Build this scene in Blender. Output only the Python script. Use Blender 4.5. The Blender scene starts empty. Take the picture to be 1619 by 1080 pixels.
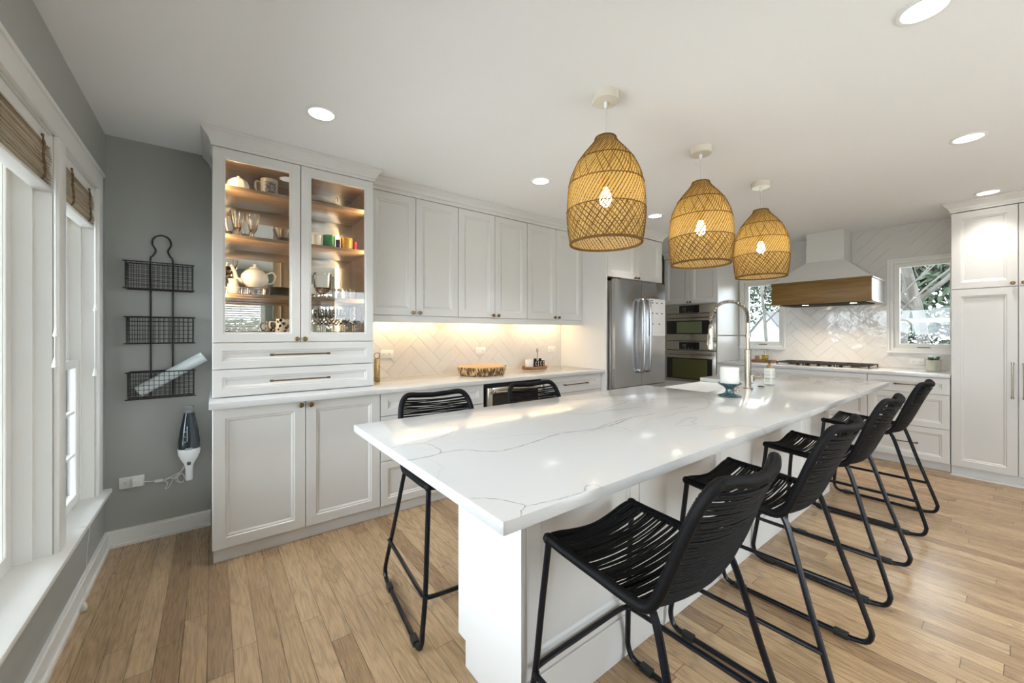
import bpy, bmesh, math, random
from mathutils import Vector, Matrix
sc = bpy.context.scene
COL = sc.collection
PI = math.pi
random.seed(7)

# ------------------------------------------------------------------ camera
cd = bpy.data.cameras.new('camera'); cam = bpy.data.objects.new('camera', cd); COL.objects.link(cam)
cam.location = (0.5156, -3.3657, 1.3014)
cam.rotation_euler = (PI/2, 0, 0.9185 - PI/2)
cd.sensor_width = 36.0; cd.lens = 619.39/1619*36.0; cd.shift_y = -0.00825
cd.clip_start = 0.02; cd.clip_end = 200
sc.camera = cam
# ------------------------------------------------------------------ world, exposure
w = bpy.data.worlds.new('sky'); sc.world = w; w.use_nodes = True
nt = w.node_tree; bg = nt.nodes['Background']
bg.inputs['Color'].default_value = (0.83, 0.915, 1.0, 1); bg.inputs['Strength'].default_value = 8.0
sc.view_settings.view_transform = 'Standard'; sc.view_settings.look = 'None'
sc.view_settings.exposure = 0.58; sc.view_settings.gamma = 1.0; sc.view_settings.use_curve_mapping = False
DOWN_W = 2.0; BULB_E = 36.0; FILL_GLOBE_E = 20.0; STRIP_W = 1.25; HUTCH_W = 2.6

# ------------------------------------------------------------------ materials
MATS = {}
def nodes_of(m): return m.node_tree.nodes, m.node_tree.links
def P(name, col, rough=.5, metal=0.0, spec=.5, bump=None, trans=0.0, emit=None, coat=0.0, ior=1.5, noise=None):
    m = bpy.data.materials.new(name); m.use_nodes = True
    n, l = nodes_of(m); b = n['Principled BSDF']
    b.inputs['Base Color'].default_value = (*col, 1); b.inputs['Roughness'].default_value = rough
    b.inputs['Metallic'].default_value = metal; b.inputs['Specular IOR Level'].default_value = spec
    b.inputs['Transmission Weight'].default_value = trans; b.inputs['IOR'].default_value = ior
    b.inputs['Coat Weight'].default_value = coat
    if emit: b.inputs['Emission Color'].default_value = (*emit[0], 1); b.inputs['Emission Strength'].default_value = emit[1]
    if bump or noise:
        tc = n.new('ShaderNodeTexCoord')
    if bump:
        sx, st, dist = bump
        mp = n.new('ShaderNodeMapping'); mp.inputs['Scale'].default_value = sx
        nz = n.new('ShaderNodeTexNoise'); nz.inputs['Scale'].default_value = 1; nz.inputs['Detail'].default_value = 3
        bp = n.new('ShaderNodeBump'); bp.inputs['Strength'].default_value = st; bp.inputs['Distance'].default_value = dist
        l.new(tc.outputs['Object'], mp.inputs[0]); l.new(mp.outputs[0], nz.inputs[0]); l.new(nz.outputs[0], bp.inputs['Height']); l.new(bp.outputs[0], b.inputs['Normal'])
    if noise:
        sx, c2, lo, hi = noise
        mp = n.new('ShaderNodeMapping'); mp.inputs['Scale'].default_value = sx
        nz = n.new('ShaderNodeTexNoise'); nz.inputs['Scale'].default_value = 1; nz.inputs['Detail'].default_value = 5
        cr = n.new('ShaderNodeValToRGB'); cr.color_ramp.elements[0].position = lo; cr.color_ramp.elements[1].position = hi
        cr.color_ramp.elements[0].color = (*col, 1); cr.color_ramp.elements[1].color = (*c2, 1)
        l.new(tc.outputs['Object'], mp.inputs[0]); l.new(mp.outputs[0], nz.inputs[0]); l.new(nz.outputs[0], cr.inputs[0]); l.new(cr.outputs[0], b.inputs['Base Color'])
    MATS[name] = m; return m

cab = P('white_lacquer', (.725, .712, .69), .34)
wallg = P('grey_wall_paint', (.40, .405, .385), .45)
ceilm = P('ceiling_paint', (.90, .90, .90), .8)
trimw = P('white_trim_paint', (.84, .83, .80), .35)
plas = P('white_plastic', (.86, .86, .84), .35)
steel = P('brushed_steel', (.60, .55, .48), .24, 1.0, bump=((900, 900, 6), .04, .001))
steelv = P('brushed_steel_upright', (.42, .42, .43), .22, 1.0, bump=((6, 6, 700), .03, .001))
nickel = P('brushed_nickel', (.52, .46, .38), .22, 1.0)
chrome = P('chrome', (.85, .85, .85), .08, 1.0)
brass = P('dark_aged_brass', (.22, .15, .075), .34, 1.0)
gold = P('satin_brass', (.50, .36, .16), .34, 1.0, noise=((60, 60, 60), (.30, .19, .08), .4, .7))
blackm = P('black_powder_coat', (.005, .006, .009), .26, spec=.3)
blackwire = P('black_wire', (.012, .012, .013), .4)
rope = P('black_cord', (.005, .005, .0055), .5, spec=.15, bump=((400, 400, 400), .5, .002))
rubber = P('black_rubber', (.01, .01, .01), .6)
blackgl = P('black_glass', (.008, .008, .008), .05, coat=.5)
winglass_m = P('oven_glass_reflection_tint', (.075, .07, .022), .08, coat=.5); winglass_u = P('microwave_window_glass', (.14, .165, .09), .12, coat=.4)  # lower oven glass has a brown-green reflection put into its colour
darkhole = P('dark_interior', (.02, .02, .02), .8)
ceramic = P('white_ceramic', (.84, .83, .80), .12, coat=.5)
cream = P('cream_ceramic', (.74, .69, .58), .2, coat=.4)
greyc = P('grey_ceramic', (.42, .40, .37), .3)
wax = P('white_wax', (.82, .80, .74), .5)
teal = P('teal_glazed_metal', (.055, .11, .115), .25, .4, noise=((90, 90, 90), (.20, .27, .27), .45, .75))
darkpl = P('dark_stoneware', (.04, .04, .045), .35)
silver = P('polished_silver', (.75, .73, .70), .15, 1.0)
paper = P('white_paper', (.83, .82, .81), .6)
ink = P('black_ink', (.02, .02, .02), .6)
lblgrey = P('printed_grey', (.22, .22, .22), .6)
smoke = P('smoked_plastic', (.012, .022, .032), .1, coat=.5)
leafm = P('green_leaf', (.035, .13, .03), .4)
soil = P('potting_soil', (.03, .02, .015), .9)
bark = P('tree_bark', (.045, .04, .034), .9, noise=((6, 6, 2), (.11, .10, .09), .35, .7))
bushm = P('evergreen_leaves', (.028, .042, .022), .8)
housem = P('pale_siding', (.26, .26, .25), .7); roofm = P('grey_shingles', (.06, .06, .06), .8)
lawn = P('winter_lawn', (.13, .14, .09), .9, noise=((1.5, 1.5, 1.5), (.20, .19, .15), .3, .7))
fencem = P('weathered_wood', (.12, .115, .10), .8)
bamboo_d = P('bamboo_dark', (.20, .135, .07), .6)
weave = P('brown_tape', (.16, .10, .05), .8)
mirror = P('mirror', (.80, .80, .78), .015, 1.0)
grout = P('tile_grout', (.72, .70, .67), .8)
grille = P('cast_iron', (.018, .014, .012), .45)
glassm = P('clear_glass', (.97, .97, .97), .02, trans=1.0, ior=1.45)
greengl = P('green_glass', (.03, .42, .12), .05, trans=.75); amber = P('amber_glass', (.95, .62, .06), .05, trans=.7)
purple = P('violet_glass', (.10, .03, .22), .05, trans=.6); magenta = P('magenta_glass', (.6, .03, .12), .05, trans=.6)
oilm = P('olive_oil', (.55, .42, .04), .05, trans=.7)
frost = P('frosted_bottle', (.74, .74, .66), .25)

def emis(name, col, s):
    m = bpy.data.materials.new(name); m.use_nodes = True; n, l = nodes_of(m); n.remove(n['Principled BSDF'])
    e = n.new('ShaderNodeEmission'); e.inputs[0].default_value = (*col, 1); e.inputs[1].default_value = s
    l.new(e.outputs[0], n['Material Output'].inputs[0]); return m
lens_e = emis('lit_lens', (1, .97, .92), 5); bulb_e = emis('lit_bulb', (1, .86, .66), BULB_E); strip_e = emis('led_strip', (1, .76, .46), 7)
hoodl_e = emis('lit_hood_lamp', (1, .85, .62), 14)

def pane_mat():
    m = bpy.data.materials.new('window_pane'); m.use_nodes = True; n, l = nodes_of(m); n.remove(n['Principled BSDF'])
    t = n.new('ShaderNodeBsdfTransparent'); t.inputs[0].default_value = (.97, .985, .98, 1)
    g = n.new('ShaderNodeBsdfGlossy'); g.inputs['Roughness'].default_value = .0
    f = n.new('ShaderNodeFresnel'); f.inputs[0].default_value = 1.45; mx = n.new('ShaderNodeMixShader')
    l.new(f.outputs[0], mx.inputs[0]); l.new(t.outputs[0], mx.inputs[1]); l.new(g.outputs[0], mx.inputs[2]); l.new(mx.outputs[0], n['Material Output'].inputs[0]); return m
pane_m = pane_mat()

def M(n, op, a, b=None, c=None):
    x = n.new('ShaderNodeMath'); x.operation = op
    for i, v in enumerate((a, b, c)):
        if v is None: continue
        if isinstance(v, (int, float)): x.inputs[i].default_value = v
        else: x.id_data.links.new(v, x.inputs[i])
    return x.outputs[0]

def floor_mat():
    m = P('oak_strip_floor', (.5, .35, .22), .3, spec=.5); n, l = nodes_of(m); b = n['Principled BSDF']
    tc = n.new('ShaderNodeTexCoord'); sp = n.new('ShaderNodeSeparateXYZ'); l.new(tc.outputs['Object'], sp.inputs[0])
    X, Y = sp.outputs[0], sp.outputs[1]
    u = M(n, 'DIVIDE', X, .083); cu = M(n, 'FLOOR', u); fu = M(n, 'FRACT', u)
    wn = n.new('ShaderNodeTexWhiteNoise'); wn.noise_dimensions = '1D'; l.new(cu, wn.inputs['W'])
    v = M(n, 'ADD', M(n, 'DIVIDE', Y, 1.15), M(n, 'MULTIPLY', wn.outputs[0], 9.0)); cv = M(n, 'FLOOR', v); fv = M(n, 'FRACT', v)
    cb = n.new('ShaderNodeCombineXYZ'); l.new(cu, cb.inputs[0]); l.new(cv, cb.inputs[1])
    w2 = n.new('ShaderNodeTexWhiteNoise'); w2.noise_dimensions = '3D'; l.new(cb.outputs[0], w2.inputs['Vector'])
    # grain: stretched noise with a per-board offset
    off = M(n, 'MULTIPLY', w2.outputs[0], 37.0)
    cg = n.new('ShaderNodeCombineXYZ'); l.new(M(n, 'ADD', M(n, 'MULTIPLY', X, 9.0), off), cg.inputs[0]); l.new(M(n, 'MULTIPLY', Y, 1.3), cg.inputs[1]); l.new(off, cg.inputs[2])
    gn = n.new('ShaderNodeTexNoise'); gn.inputs['Scale'].default_value = 1.0; gn.inputs['Detail'].default_value = 2; gn.inputs['Roughness'].default_value = .5; l.new(cg.outputs[0], gn.inputs[0])
    rings = M(n, 'FRACT', M(n, 'MULTIPLY', gn.outputs[0], 13.0)); rings = M(n, 'ABSOLUTE', M(n, 'SUBTRACT', rings, .5))
    cf = n.new('ShaderNodeCombineXYZ'); l.new(M(n, 'MULTIPLY', X, 260.0), cf.inputs[0]); l.new(M(n, 'MULTIPLY', Y, 9.0), cf.inputs[1]); l.new(off, cf.inputs[2])
    fn = n.new('ShaderNodeTexNoise'); fn.inputs['Scale'].default_value = 1.0; fn.inputs['Detail'].default_value = 3; l.new(cf.outputs[0], fn.inputs[0])
    ramp = n.new('ShaderNodeValToRGB'); e = ramp.color_ramp.elements
    e[0].position = 0; e[0].color = (.31, .195, .105, 1); e[1].position = 1; e[1].color = (.52, .365, .21, 1)
    for p, c in ((.2, (.36, .235, .13, 1)), (.5, (.42, .28, .155, 1)), (.8, (.465, .315, .18, 1))):
        q = e.new(p); q.color = c
    l.new(w2.outputs[0], ramp.inputs[0])
    g1 = M(n, 'ADD', M(n, 'MULTIPLY', M(n, 'SMOOTH_MIN', rings, .28, .1), .95), .76)
    g2 = M(n, 'ADD', M(n, 'MULTIPLY', fn.outputs[0], .34), .83)
    eu = M(n, 'MINIMUM', fu, M(n, 'SUBTRACT', 1.0, fu)); ev = M(n, 'MINIMUM', fv, M(n, 'SUBTRACT', 1.0, fv))
    gap = M(n, 'MINIMUM', M(n, 'GREATER_THAN', eu, .018), M(n, 'GREATER_THAN', ev, .0013))
    gapm = M(n, 'ADD', M(n, 'MULTIPLY', gap, .68), .32)
    fac = M(n, 'MULTIPLY', M(n, 'MULTIPLY', g1, g2), gapm)
    mx = n.new('ShaderNodeVectorMath'); mx.operation = 'SCALE'; l.new(ramp.outputs[0], mx.inputs[0]); l.new(fac, mx.inputs['Scale'])
    l.new(mx.outputs[0], b.inputs['Base Color'])
    l.new(M(n, 'ADD', M(n, 'MULTIPLY', fn.outputs[0], .16), .20), b.inputs['Roughness'])
    bp = n.new('ShaderNodeBump'); bp.inputs['Strength'].default_value = .25; bp.inputs['Distance'].default_value = .0015
    l.new(M(n, 'ADD', gap, M(n, 'MULTIPLY', fn.outputs[0], .25)), bp.inputs['Height']); l.new(bp.outputs[0], b.inputs['Normal'])
    return m
floorm = floor_mat()

def quartz_mat():
    m = P('veined_white_quartz', (.60, .598, .59), .12, spec=.4); n, l = nodes_of(m); b = n['Principled BSDF']
    tc = n.new('ShaderNodeTexCoord')
    def vein(scale, rot, width, loc, cut, seed):
        mp = n.new('ShaderNodeMapping'); mp.inputs['Scale'].default_value = scale; mp.inputs['Rotation'].default_value = (0, 0, rot); mp.inputs['Location'].default_value = loc
        nz = n.new('ShaderNodeTexNoise'); nz.inputs['Scale'].default_value = 1; nz.inputs['Detail'].default_value = 4.5; nz.inputs['Roughness'].default_value = .42; nz.inputs['Distortion'].default_value = .25
        l.new(tc.outputs['Object'], mp.inputs[0]); l.new(mp.outputs[0], nz.inputs[0])
        d = M(n, 'ABSOLUTE', M(n, 'SUBTRACT', nz.outputs[0], .5))
        v = n.new('ShaderNodeMapRange'); v.interpolation_type = 'SMOOTHSTEP'; v.inputs[1].default_value = 0; v.inputs[2].default_value = width; v.inputs[3].default_value = 1; v.inputs[4].default_value = 0
        l.new(d, v.inputs[0])
        mk = n.new('ShaderNodeTexNoise'); mk.inputs['Scale'].default_value = 1.4; mk.noise_dimensions = '4D'; mk.inputs['W'].default_value = seed; l.new(tc.outputs['Object'], mk.inputs[0])
        k = n.new('ShaderNodeMapRange'); k.inputs[1].default_value = cut; k.inputs[2].default_value = cut+.14; l.new(mk.outputs[0], k.inputs[0])
        return M(n, 'MULTIPLY', v.outputs[0], k.outputs[0])
    v1 = vein((.9, 2.0, .9), .35, .010, (1.3, .4, 0), .40, 2.0)
    v2 = vein((1.8, 1.2, 1.4), -.5, .006, (4.1, 2.2, 0), .47, 7.0)
    tot = M(n, 'MINIMUM', M(n, 'ADD', M(n, 'MULTIPLY', v1, .34), M(n, 'MULTIPLY', v2, .3)), 1.0)
    mx = n.new('ShaderNodeMix'); mx.data_type = 'RGBA'; l.new(tot, mx.inputs['Factor'])
    mx.inputs['A'].default_value = (.60, .598, .59, 1); mx.inputs['B'].default_value = (.40, .38, .36, 1)
    l.new(mx.outputs['Result'], b.inputs['Base Color']); return m
quartz = quartz_mat()

def wood_mat(name, c1, c2, axis=0, rough=.4, sc_=(3, 40, 40), emit=None):
    m = P(name, c1, rough); n, l = nodes_of(m); b = n['Principled BSDF']
    tc = n.new('ShaderNodeTexCoord'); mp = n.new('ShaderNodeMapping'); s = [sc_[1]]*3; s[axis] = sc_[0]; mp.inputs['Scale'].default_value = s
    nz = n.new('ShaderNodeTexNoise'); nz.inputs['Scale'].default_value = 1; nz.inputs['Detail'].default_value = 5; nz.inputs['Distortion'].default_value = .4
    cr = n.new('ShaderNodeValToRGB'); cr.color_ramp.elements[0].position = .3; cr.color_ramp.elements[1].position = .72
    cr.color_ramp.elements[0].color = (*c1, 1); cr.color_ramp.elements[1].color = (*c2, 1)
    l.new(tc.outputs['Object'], mp.inputs[0]); l.new(mp.outputs[0], nz.inputs[0]); l.new(nz.outputs[0], cr.inputs[0]); l.new(cr.outputs[0], b.inputs['Base Color'])
    return m
shelfw = wood_mat('walnut_veneer', (.30, .185, .10), (.44, .29, .165), 0, .32)
hoodw = wood_mat('stained_oak', (.165, .085, .018), (.26, .148, .034), 1, .38)
logtop = wood_mat('cut_wood', (.55, .30, .12), (.70, .43, .20), 0, .5, (8, 30, 30))
logbark = P('rough_bark', (.10, .05, .02), .8, noise=((60, 60, 14), (.62, .42, .20), .45, .58))
traywood = wood_mat('acacia', (.22, .09, .03), (.36, .17, .07), 0, .4)
tanwood = wood_mat('tan_maple', (.50, .34, .17), (.60, .43, .24), 2, .5, (1.5, 14, 14))
bamboo = wood_mat('bamboo_reed', (.36, .29, .20), (.60, .51, .38), 1, .6, (2, 60, 60))

def rattan_mat(name, c, t, tf):
    m = bpy.data.materials.new(name); m.use_nodes = True; n, l = nodes_of(m); n.remove(n['Principled BSDF'])
    tc = n.new('ShaderNodeTexCoord'); nz = n.new('ShaderNodeTexNoise'); nz.inputs['Scale'].default_value = 38; l.new(tc.outputs['Object'], nz.inputs[0])
    cr = n.new('ShaderNodeValToRGB'); cr.color_ramp.elements[0].position = .3; cr.color_ramp.elements[1].position = .7
    cr.color_ramp.elements[0].color = (*[x*.72 for x in c], 1); cr.color_ramp.elements[1].color = (*c, 1); l.new(nz.outputs[0], cr.inputs[0])
    d = n.new('ShaderNodeBsdfDiffuse'); l.new(cr.outputs[0], d.inputs[0])
    tr = n.new('ShaderNodeBsdfTranslucent'); tr.inputs[0].default_value = (*t, 1)
    mx = n.new('ShaderNodeMixShader'); mx.inputs[0].default_value = tf
    l.new(d.outputs[0], mx.inputs[1]); l.new(tr.outputs[0], mx.inputs[2]); l.new(mx.outputs[0], n['Material Output'].inputs[0]); return m
rattan = rattan_mat('rattan_reed', (.80, .62, .30), (.95, .78, .34), .55)
rattan_d = rattan_mat('dark_reed_and_gap_shade', (.26, .15, .06), (.4, .22, .08), .15)
tile = P('glazed_white_tile', (.74, .72, .70), .07, spec=.6, bump=((7, 7, 7), .35, .012))

# ------------------------------------------------------------------ mesh builder
OFF = {}
class MB:
    def __init__(s): s.bm = bmesh.new()
    def box(s, x0, x1, y0, y1, z0, z1, bev=0.0):
        x0, x1 = sorted((x0, x1)); y0, y1 = sorted((y0, y1)); z0, z1 = sorted((z0, z1))
        mt = Matrix.Translation(((x0+x1)/2, (y0+y1)/2, (z0+z1)/2)) @ Matrix.Diagonal((x1-x0, y1-y0, z1-z0, 1))
        r = bmesh.ops.create_cube(s.bm, size=1.0, matrix=mt)
        if bev > 0:
            es = list({e for v in r['verts'] for e in v.link_edges})
            bmesh.ops.bevel(s.bm, geom=es, offset=min(bev, .45*min(x1-x0, y1-y0, z1-z0)), segments=2, affect='EDGES', profile=.5)
        return s
    def face(s, pts):
        try: s.bm.faces.new([s.bm.verts.new(p) for p in pts])
        except ValueError: pass
    def prism(s, poly, d, off=(0, 0, 0)):
        # poly: list of 3D points, extruded by vector d
        d = Vector(d); a = [s.bm.verts.new(Vector(p)) for p in poly]; b = [s.bm.verts.new(Vector(p)+d) for p in poly]
        s.bm.faces.new(a[::-1]); s.bm.faces.new(b)
        for i in range(len(a)):
            j = (i+1) % len(a); s.bm.faces.new((a[i], a[j], b[j], b[i]))
        return s
    def tube(s, pts, r, n=8, closed=False, cap=True):
        pts = [Vector(p) for p in pts]; N = len(pts); rr = r if callable(r) else (lambda i: r)
        rings = []; up = None
        for i in range(N):
            if closed: t = pts[(i+1) % N]-pts[i-1]
            else: t = pts[min(i+1, N-1)]-pts[max(i-1, 0)]
            if t.length < 1e-9: t = Vector((0, 0, 1))
            t.normalize()
            if up is None:
                up = Vector((0, 0, 1)) if abs(t.z) < .9 else Vector((1, 0, 0))
            sd = t.cross(up)
            if sd.length < 1e-6: sd = t.orthogonal()
            sd.normalize(); up = sd.cross(t).normalized()
            ri = rr(i); rings.append([s.bm.verts.new(pts[i]+(sd*math.cos(2*PI*k/n)+up*math.sin(2*PI*k/n))*ri) for k in range(n)])
        m = N if closed else N-1
        for i in range(m):
            A, B = rings[i], rings[(i+1) % N]
            for k in range(n): s.bm.faces.new((A[k], A[(k+1) % n], B[(k+1) % n], B[k]))
        if cap and not closed: s.bm.faces.new(rings[0][::-1]); s.bm.faces.new(rings[-1])
        return s
    def lathe(s, prof, n=24, c=(0, 0, 0), ax='z', sx=1, sy=1, fn=None):
        # prof: (r, h) list; r=0 closes with a point
        c = Vector(c); rings = []
        def pt(r, h, a):
            k = fn(a, h) if fn else 1
            p = (r*k*math.cos(a)*sx, r*k*math.sin(a)*sy, h)
            if ax == 'x': p = (p[2], p[0], p[1])
            elif ax == 'y': p = (p[0], p[2], p[1])
            return c+Vector(p)
        for r, h in prof:
            if r <= 1e-6: rings.append([s.bm.verts.new(pt(0, h, 0))])
            else: rings.append([s.bm.verts.new(pt(r, h, 2*PI*k/n)) for k in range(n)])
        for A, B in zip(rings, rings[1:]):
            for k in range(n):
                j = (k+1) % n
                if len(A) == 1 and len(B) == 1: continue
                if len(A) == 1: s.bm.faces.new((A[0], B[j], B[k]))
                elif len(B) == 1: s.bm.faces.new((A[k], A[j], B[0]))
                else: s.bm.faces.new((A[k], A[j], B[j], B[k]))
        return s
    def door(s, O, U, V, N, w, h, st=.058, th=.02, glass=False):
        # shaker door with a stepped inner moulding; O = lower corner on the front plane, N = outward
        O, U, V, N = map(Vector, (O, U, V, N))
        def ring(i, d): return [s.bm.verts.new(O+U*a+V*b+N*d) for a, b in ((i, i), (w-i, i), (w-i, h-i), (i, h-i))]
        R = [ring(0, -th), ring(0, -.002), ring(.002, 0), ring(st, 0), ring(st+.004, -.005), ring(st+.012, -.006), ring(st+.020, -.0125)]
        if glass: R = R[:3]+[ring(st-.012, 0), ring(st-.008, -.004), ring(st, -.006), ring(st, -th), ring(0, -th)]
        for A, B in zip(R, R[1:]):
            for k in range(4):
                j = (k+1) % 4; s.bm.faces.new((A[k], A[j], B[j], B[k]))
        if not glass: s.bm.faces.new(R[-1]); s.bm.faces.new(R[0][::-1])
        return s
    def build(s, name, mat, parent=None, local=False, smooth=True, ang=.6, fixn=True):
        if fixn: bmesh.ops.recalc_face_normals(s.bm, faces=s.bm.faces)
        me = bpy.data.meshes.new(name); off = Vector((0, 0, 0))
        if parent is not None:
            off = OFF.get(parent.name, Vector((0, 0, 0)))
            if not local: bmesh.ops.translate(s.bm, vec=-off, verts=s.bm.verts)
        s.bm.to_mesh(me); s.bm.free()
        if smooth: me.shade_smooth(); me.set_sharp_from_angle(angle=ang)
        me.materials.append(mat)
        o = bpy.data.objects.new(name, me); COL.objects.link(o)
        if parent is not None: o.parent = parent; OFF[o.name] = off
        return o
def tag(o, label=None, cat=None, group=None, kind=None):
    if label: o['label'] = label
    if cat: o['category'] = cat
    if group: o['group'] = group
    if kind: o['kind'] = kind
    return o
def thing(name, loc, label, cat, group=None):
    o = bpy.data.objects.new(name, None); COL.objects.link(o); o.location = loc; o.empty_display_size = .1
    OFF[o.name] = Vector(loc); return tag(o, label, cat, group)
def single(mb, name, mat, loc, label, cat, group=None, **k):
    o = mb.build(name, mat, None, **k)
    # put the origin at the base
    o.data.transform(Matrix.Translation(-Vector(loc))); o.location = loc
    return tag(o, label, cat, group)
def struct_root(name, loc=(0, 0, 0)):
    o = bpy.data.objects.new(name, None); COL.objects.link(o); o.location = loc; OFF[o.name] = Vector(loc); o['kind'] = 'structure'; return o
def struct(mb, name, mat, **k):
    o = mb.build(name, mat, **k); o['kind'] = 'structure'; return o
def copy_tree(o, parent=None):
    c = o.copy(); COL.objects.link(c); c.parent = parent
    for ch in o.children: copy_tree(ch, c)
    return c
def copy_thing(o, loc, rz, label, group=None):
    c = copy_tree(o); c.location = loc; c.rotation_euler = (0, 0, rz); c['label'] = label
    if group: c['group'] = group
    return c
def crs(pts, k=6, closed=False):
    P_ = [Vector(p) for p in pts]; out = []; N = len(P_)
    for i in range(N if closed else N-1):
        if closed: a, b, c, d = P_[i-1], P_[i], P_[(i+1) % N], P_[(i+2) % N]
        else: a, b, c, d = P_[max(i-1, 0)], P_[i], P_[i+1], P_[min(i+2, N-1)]
        for j in range(k):
            t = j/k; out.append(.5*((2*b)+(c-a)*t+(2*a-5*b+4*c-d)*t*t+(3*b-a-3*c+d)*t**3))
    if not closed: out.append(P_[-1])
    return out
def text_mesh(txt, size, mat, name, parent, loc, rot, ext=.0006):
    cu = bpy.data.curves.new(name, 'FONT'); cu.body = txt; cu.size = size; cu.extrude = ext; cu.align_x = 'CENTER'; cu.align_y = 'CENTER'
    t = bpy.data.objects.new('tmp_text', cu); COL.objects.link(t)
    dg = bpy.context.evaluated_depsgraph_get(); dg.update()
    me = bpy.data.meshes.new_from_object(t.evaluated_get(dg)); bpy.data.objects.remove(t)
    o = bpy.data.objects.new(name, me); COL.objects.link(o); me.materials.clear(); me.materials.append(mat)
    o.parent = parent; o.location = Vector(loc)-OFF[parent.name]; o.rotation_euler = rot; return o

# ================================================================== SETTING
H = 2.5; XR = 6.6; YB = -5.6
struct(MB().box(-.2, XR+.2, YB-.2, .2, -.1, 0), 'floor', floorm)
struct(MB().box(-.2, XR+.2, YB-.2, .2, H, H+.12), 'ceiling', ceilm)
struct(MB().box(0, XR, 0, .15, 0, H), 'wall_front', wallg)
def wall_with_holes(name, mat, axis, a0, a1, t0, t1, holes, zmax=H):
    # solid wall made of slabs around rectangular openings; axis 'y': runs along y, thickness in x
    mb = MB(); cuts = sorted(holes); p = a0
    def slab(u0, u1, z0, z1):
        if u1-u0 < 1e-4 or z1-z0 < 1e-4: return
        if axis == 'y': mb.box(t0, t1, u0, u1, z0, z1)
        else: mb.box(u0, u1, t0, t1, z0, z1)
    for u0, u1, z0, z1 in cuts:
        slab(p, u0, 0, zmax); slab(u0, u1, 0, z0); slab(u0, u1, z1, zmax); p = u1
    slab(p, a1, 0, zmax); return struct(mb, name, mat, smooth=False)
WZ0, WZ1 = .40, 2.11
wall_with_holes('wall_left', wallg, 'y', YB, .15, -.16, 0, [(-2.75, -.97, WZ0, WZ1), (-.88, -.26, WZ0, WZ1), (-4.9, -3.3, WZ0, WZ1)])
beige = P('warm_white_paint', (.66, .65, .61), .6)
wall_with_holes('wall_right', beige, 'y', YB, 0, XR, XR+.16, [(-2.98, -2.42, 1.105, 2.13), (-1.43, -.86, 1.105, 2.06)])
wall_with_holes('wall_back', P('blue_grey_paint', (.30, .36, .35), .6), 'x', 0, XR, YB-.16, YB, [(.62, 1.24, .95, 2.1), (2.3, 3.7, .0, 2.2)])
# baseboards
def basebd(name, pts_box):
    mb = MB()
    for b in pts_box: mb.box(*b)
    return struct(mb, name, trimw, smooth=False)
basebd('baseboard_front', [(.016, .505, -.016, 0, 0, .088), (.010, .505, -.010, 0, .088, .100), (.024, .505, -.026, -.016, 0, .018)])
basebd('baseboard_left', [(0, .016, YB, 0, 0, .088), (0, .010, YB, 0, .088, .100), (.016, .026, YB, -.016, 0, .018)])
basebd('baseboard_back', [(0.03, 2.2, YB, YB+.016, 0, .1), (3.8, XR, YB, YB+.016, 0, .1)])
basebd('baseboard_right', [(XR-.016, XR, YB+.02, -3.8, 0, .1)])

# ---- left windows
def win_left(n, y0, y1, sash_x, double):
    r = struct_root('window_%d' % n, (0, (y0+y1)/2, WZ0))
    mb = MB()  # jamb lining
    mb.box(-.15, .0, y1-.012, y1-.0005, WZ0, WZ1).box(-.15, 0, y0+.0005, y0+.012, WZ0, WZ1).box(-.15, 0, y0, y1, WZ1-.012, WZ1-.0005)
    mb.box(-.15, -.048, y1-.030, y1-.010, WZ0, WZ1).box(-.15, -.048, y0+.010, y0+.030, WZ0, WZ1)
    mb.build('jamb', trimw, r, smooth=False)
    f = MB(); s = sash_x; fw = .045
    ya, yb = y0+.03, y1-.03
    if double:
        zm = 1.14
        for (za, zb, xx) in ((WZ0+.002, zm+.02, s), (zm-.02, WZ1-.014, s-.034)):
            f.box(xx-.03, xx, ya, ya+fw, za, zb, .003).box(xx-.03, xx, yb-fw, yb, za, zb, .003).box(xx-.03, xx, ya+fw, yb-fw, za, za+.05, .003).box(xx-.03, xx, ya+fw, yb-fw, zb-.042, zb, .003)
        for zz in (.66, .885): f.box(s-.02, s-.008, ya+fw, yb-fw, zz-.007, zz+.007)
        f.box(s-.02, s-.008, (ya+yb)/2-.007, (ya+yb)/2+.007, WZ0+.05, zm)
        f.build('sash', trimw, r, smooth=False)
        MB().box(s-.018, s-.014, ya+fw, yb-fw, WZ0+.05, zm-.02).box(s-.052, s-.048, ya+fw, yb-fw, zm+.02, WZ1-.05).build('pane', pane_m, r, smooth=False)
    else:
        f.box(s-.035, s, ya, ya+fw, WZ0, WZ1, .003).box(s-.035, s, yb-fw, yb, WZ0, WZ1, .003).box(s-.035, s, ya+fw, yb-fw, WZ0, WZ0+.06, .003).box(s-.035, s, ya+fw, yb-fw, WZ1-.06, WZ1, .003)
        f.box(s-.03, s-.005, ya+fw+.012, ya+fw+.02, WZ0+.06, WZ1-.06).box(s-.03, s-.005, yb-fw-.02, yb-fw-.012, WZ0+.06, WZ1-.06)
        f.build('sash', trimw, r, smooth=False)
        MB().box(s-.022, s-.018, ya+fw, yb-fw, WZ0+.06, WZ1-.06).build('pane', pane_m, r, smooth=False)
    return r
win_left(1, -2.75, -.97, -.10, False)
win_left(2, -.88, -.26, -.055, True)
win_left(7, -4.9, -3.3, -.10, False)  # unseen window, added for more daylight from the left
mb = MB()
mb.box(.0005, .018, -5.02, -.17, WZ1-.008, WZ1+.085, .003).box(.0005, .026, -5.03, -.165, WZ1+.078, WZ1+.098, .003)   # head casing
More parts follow.
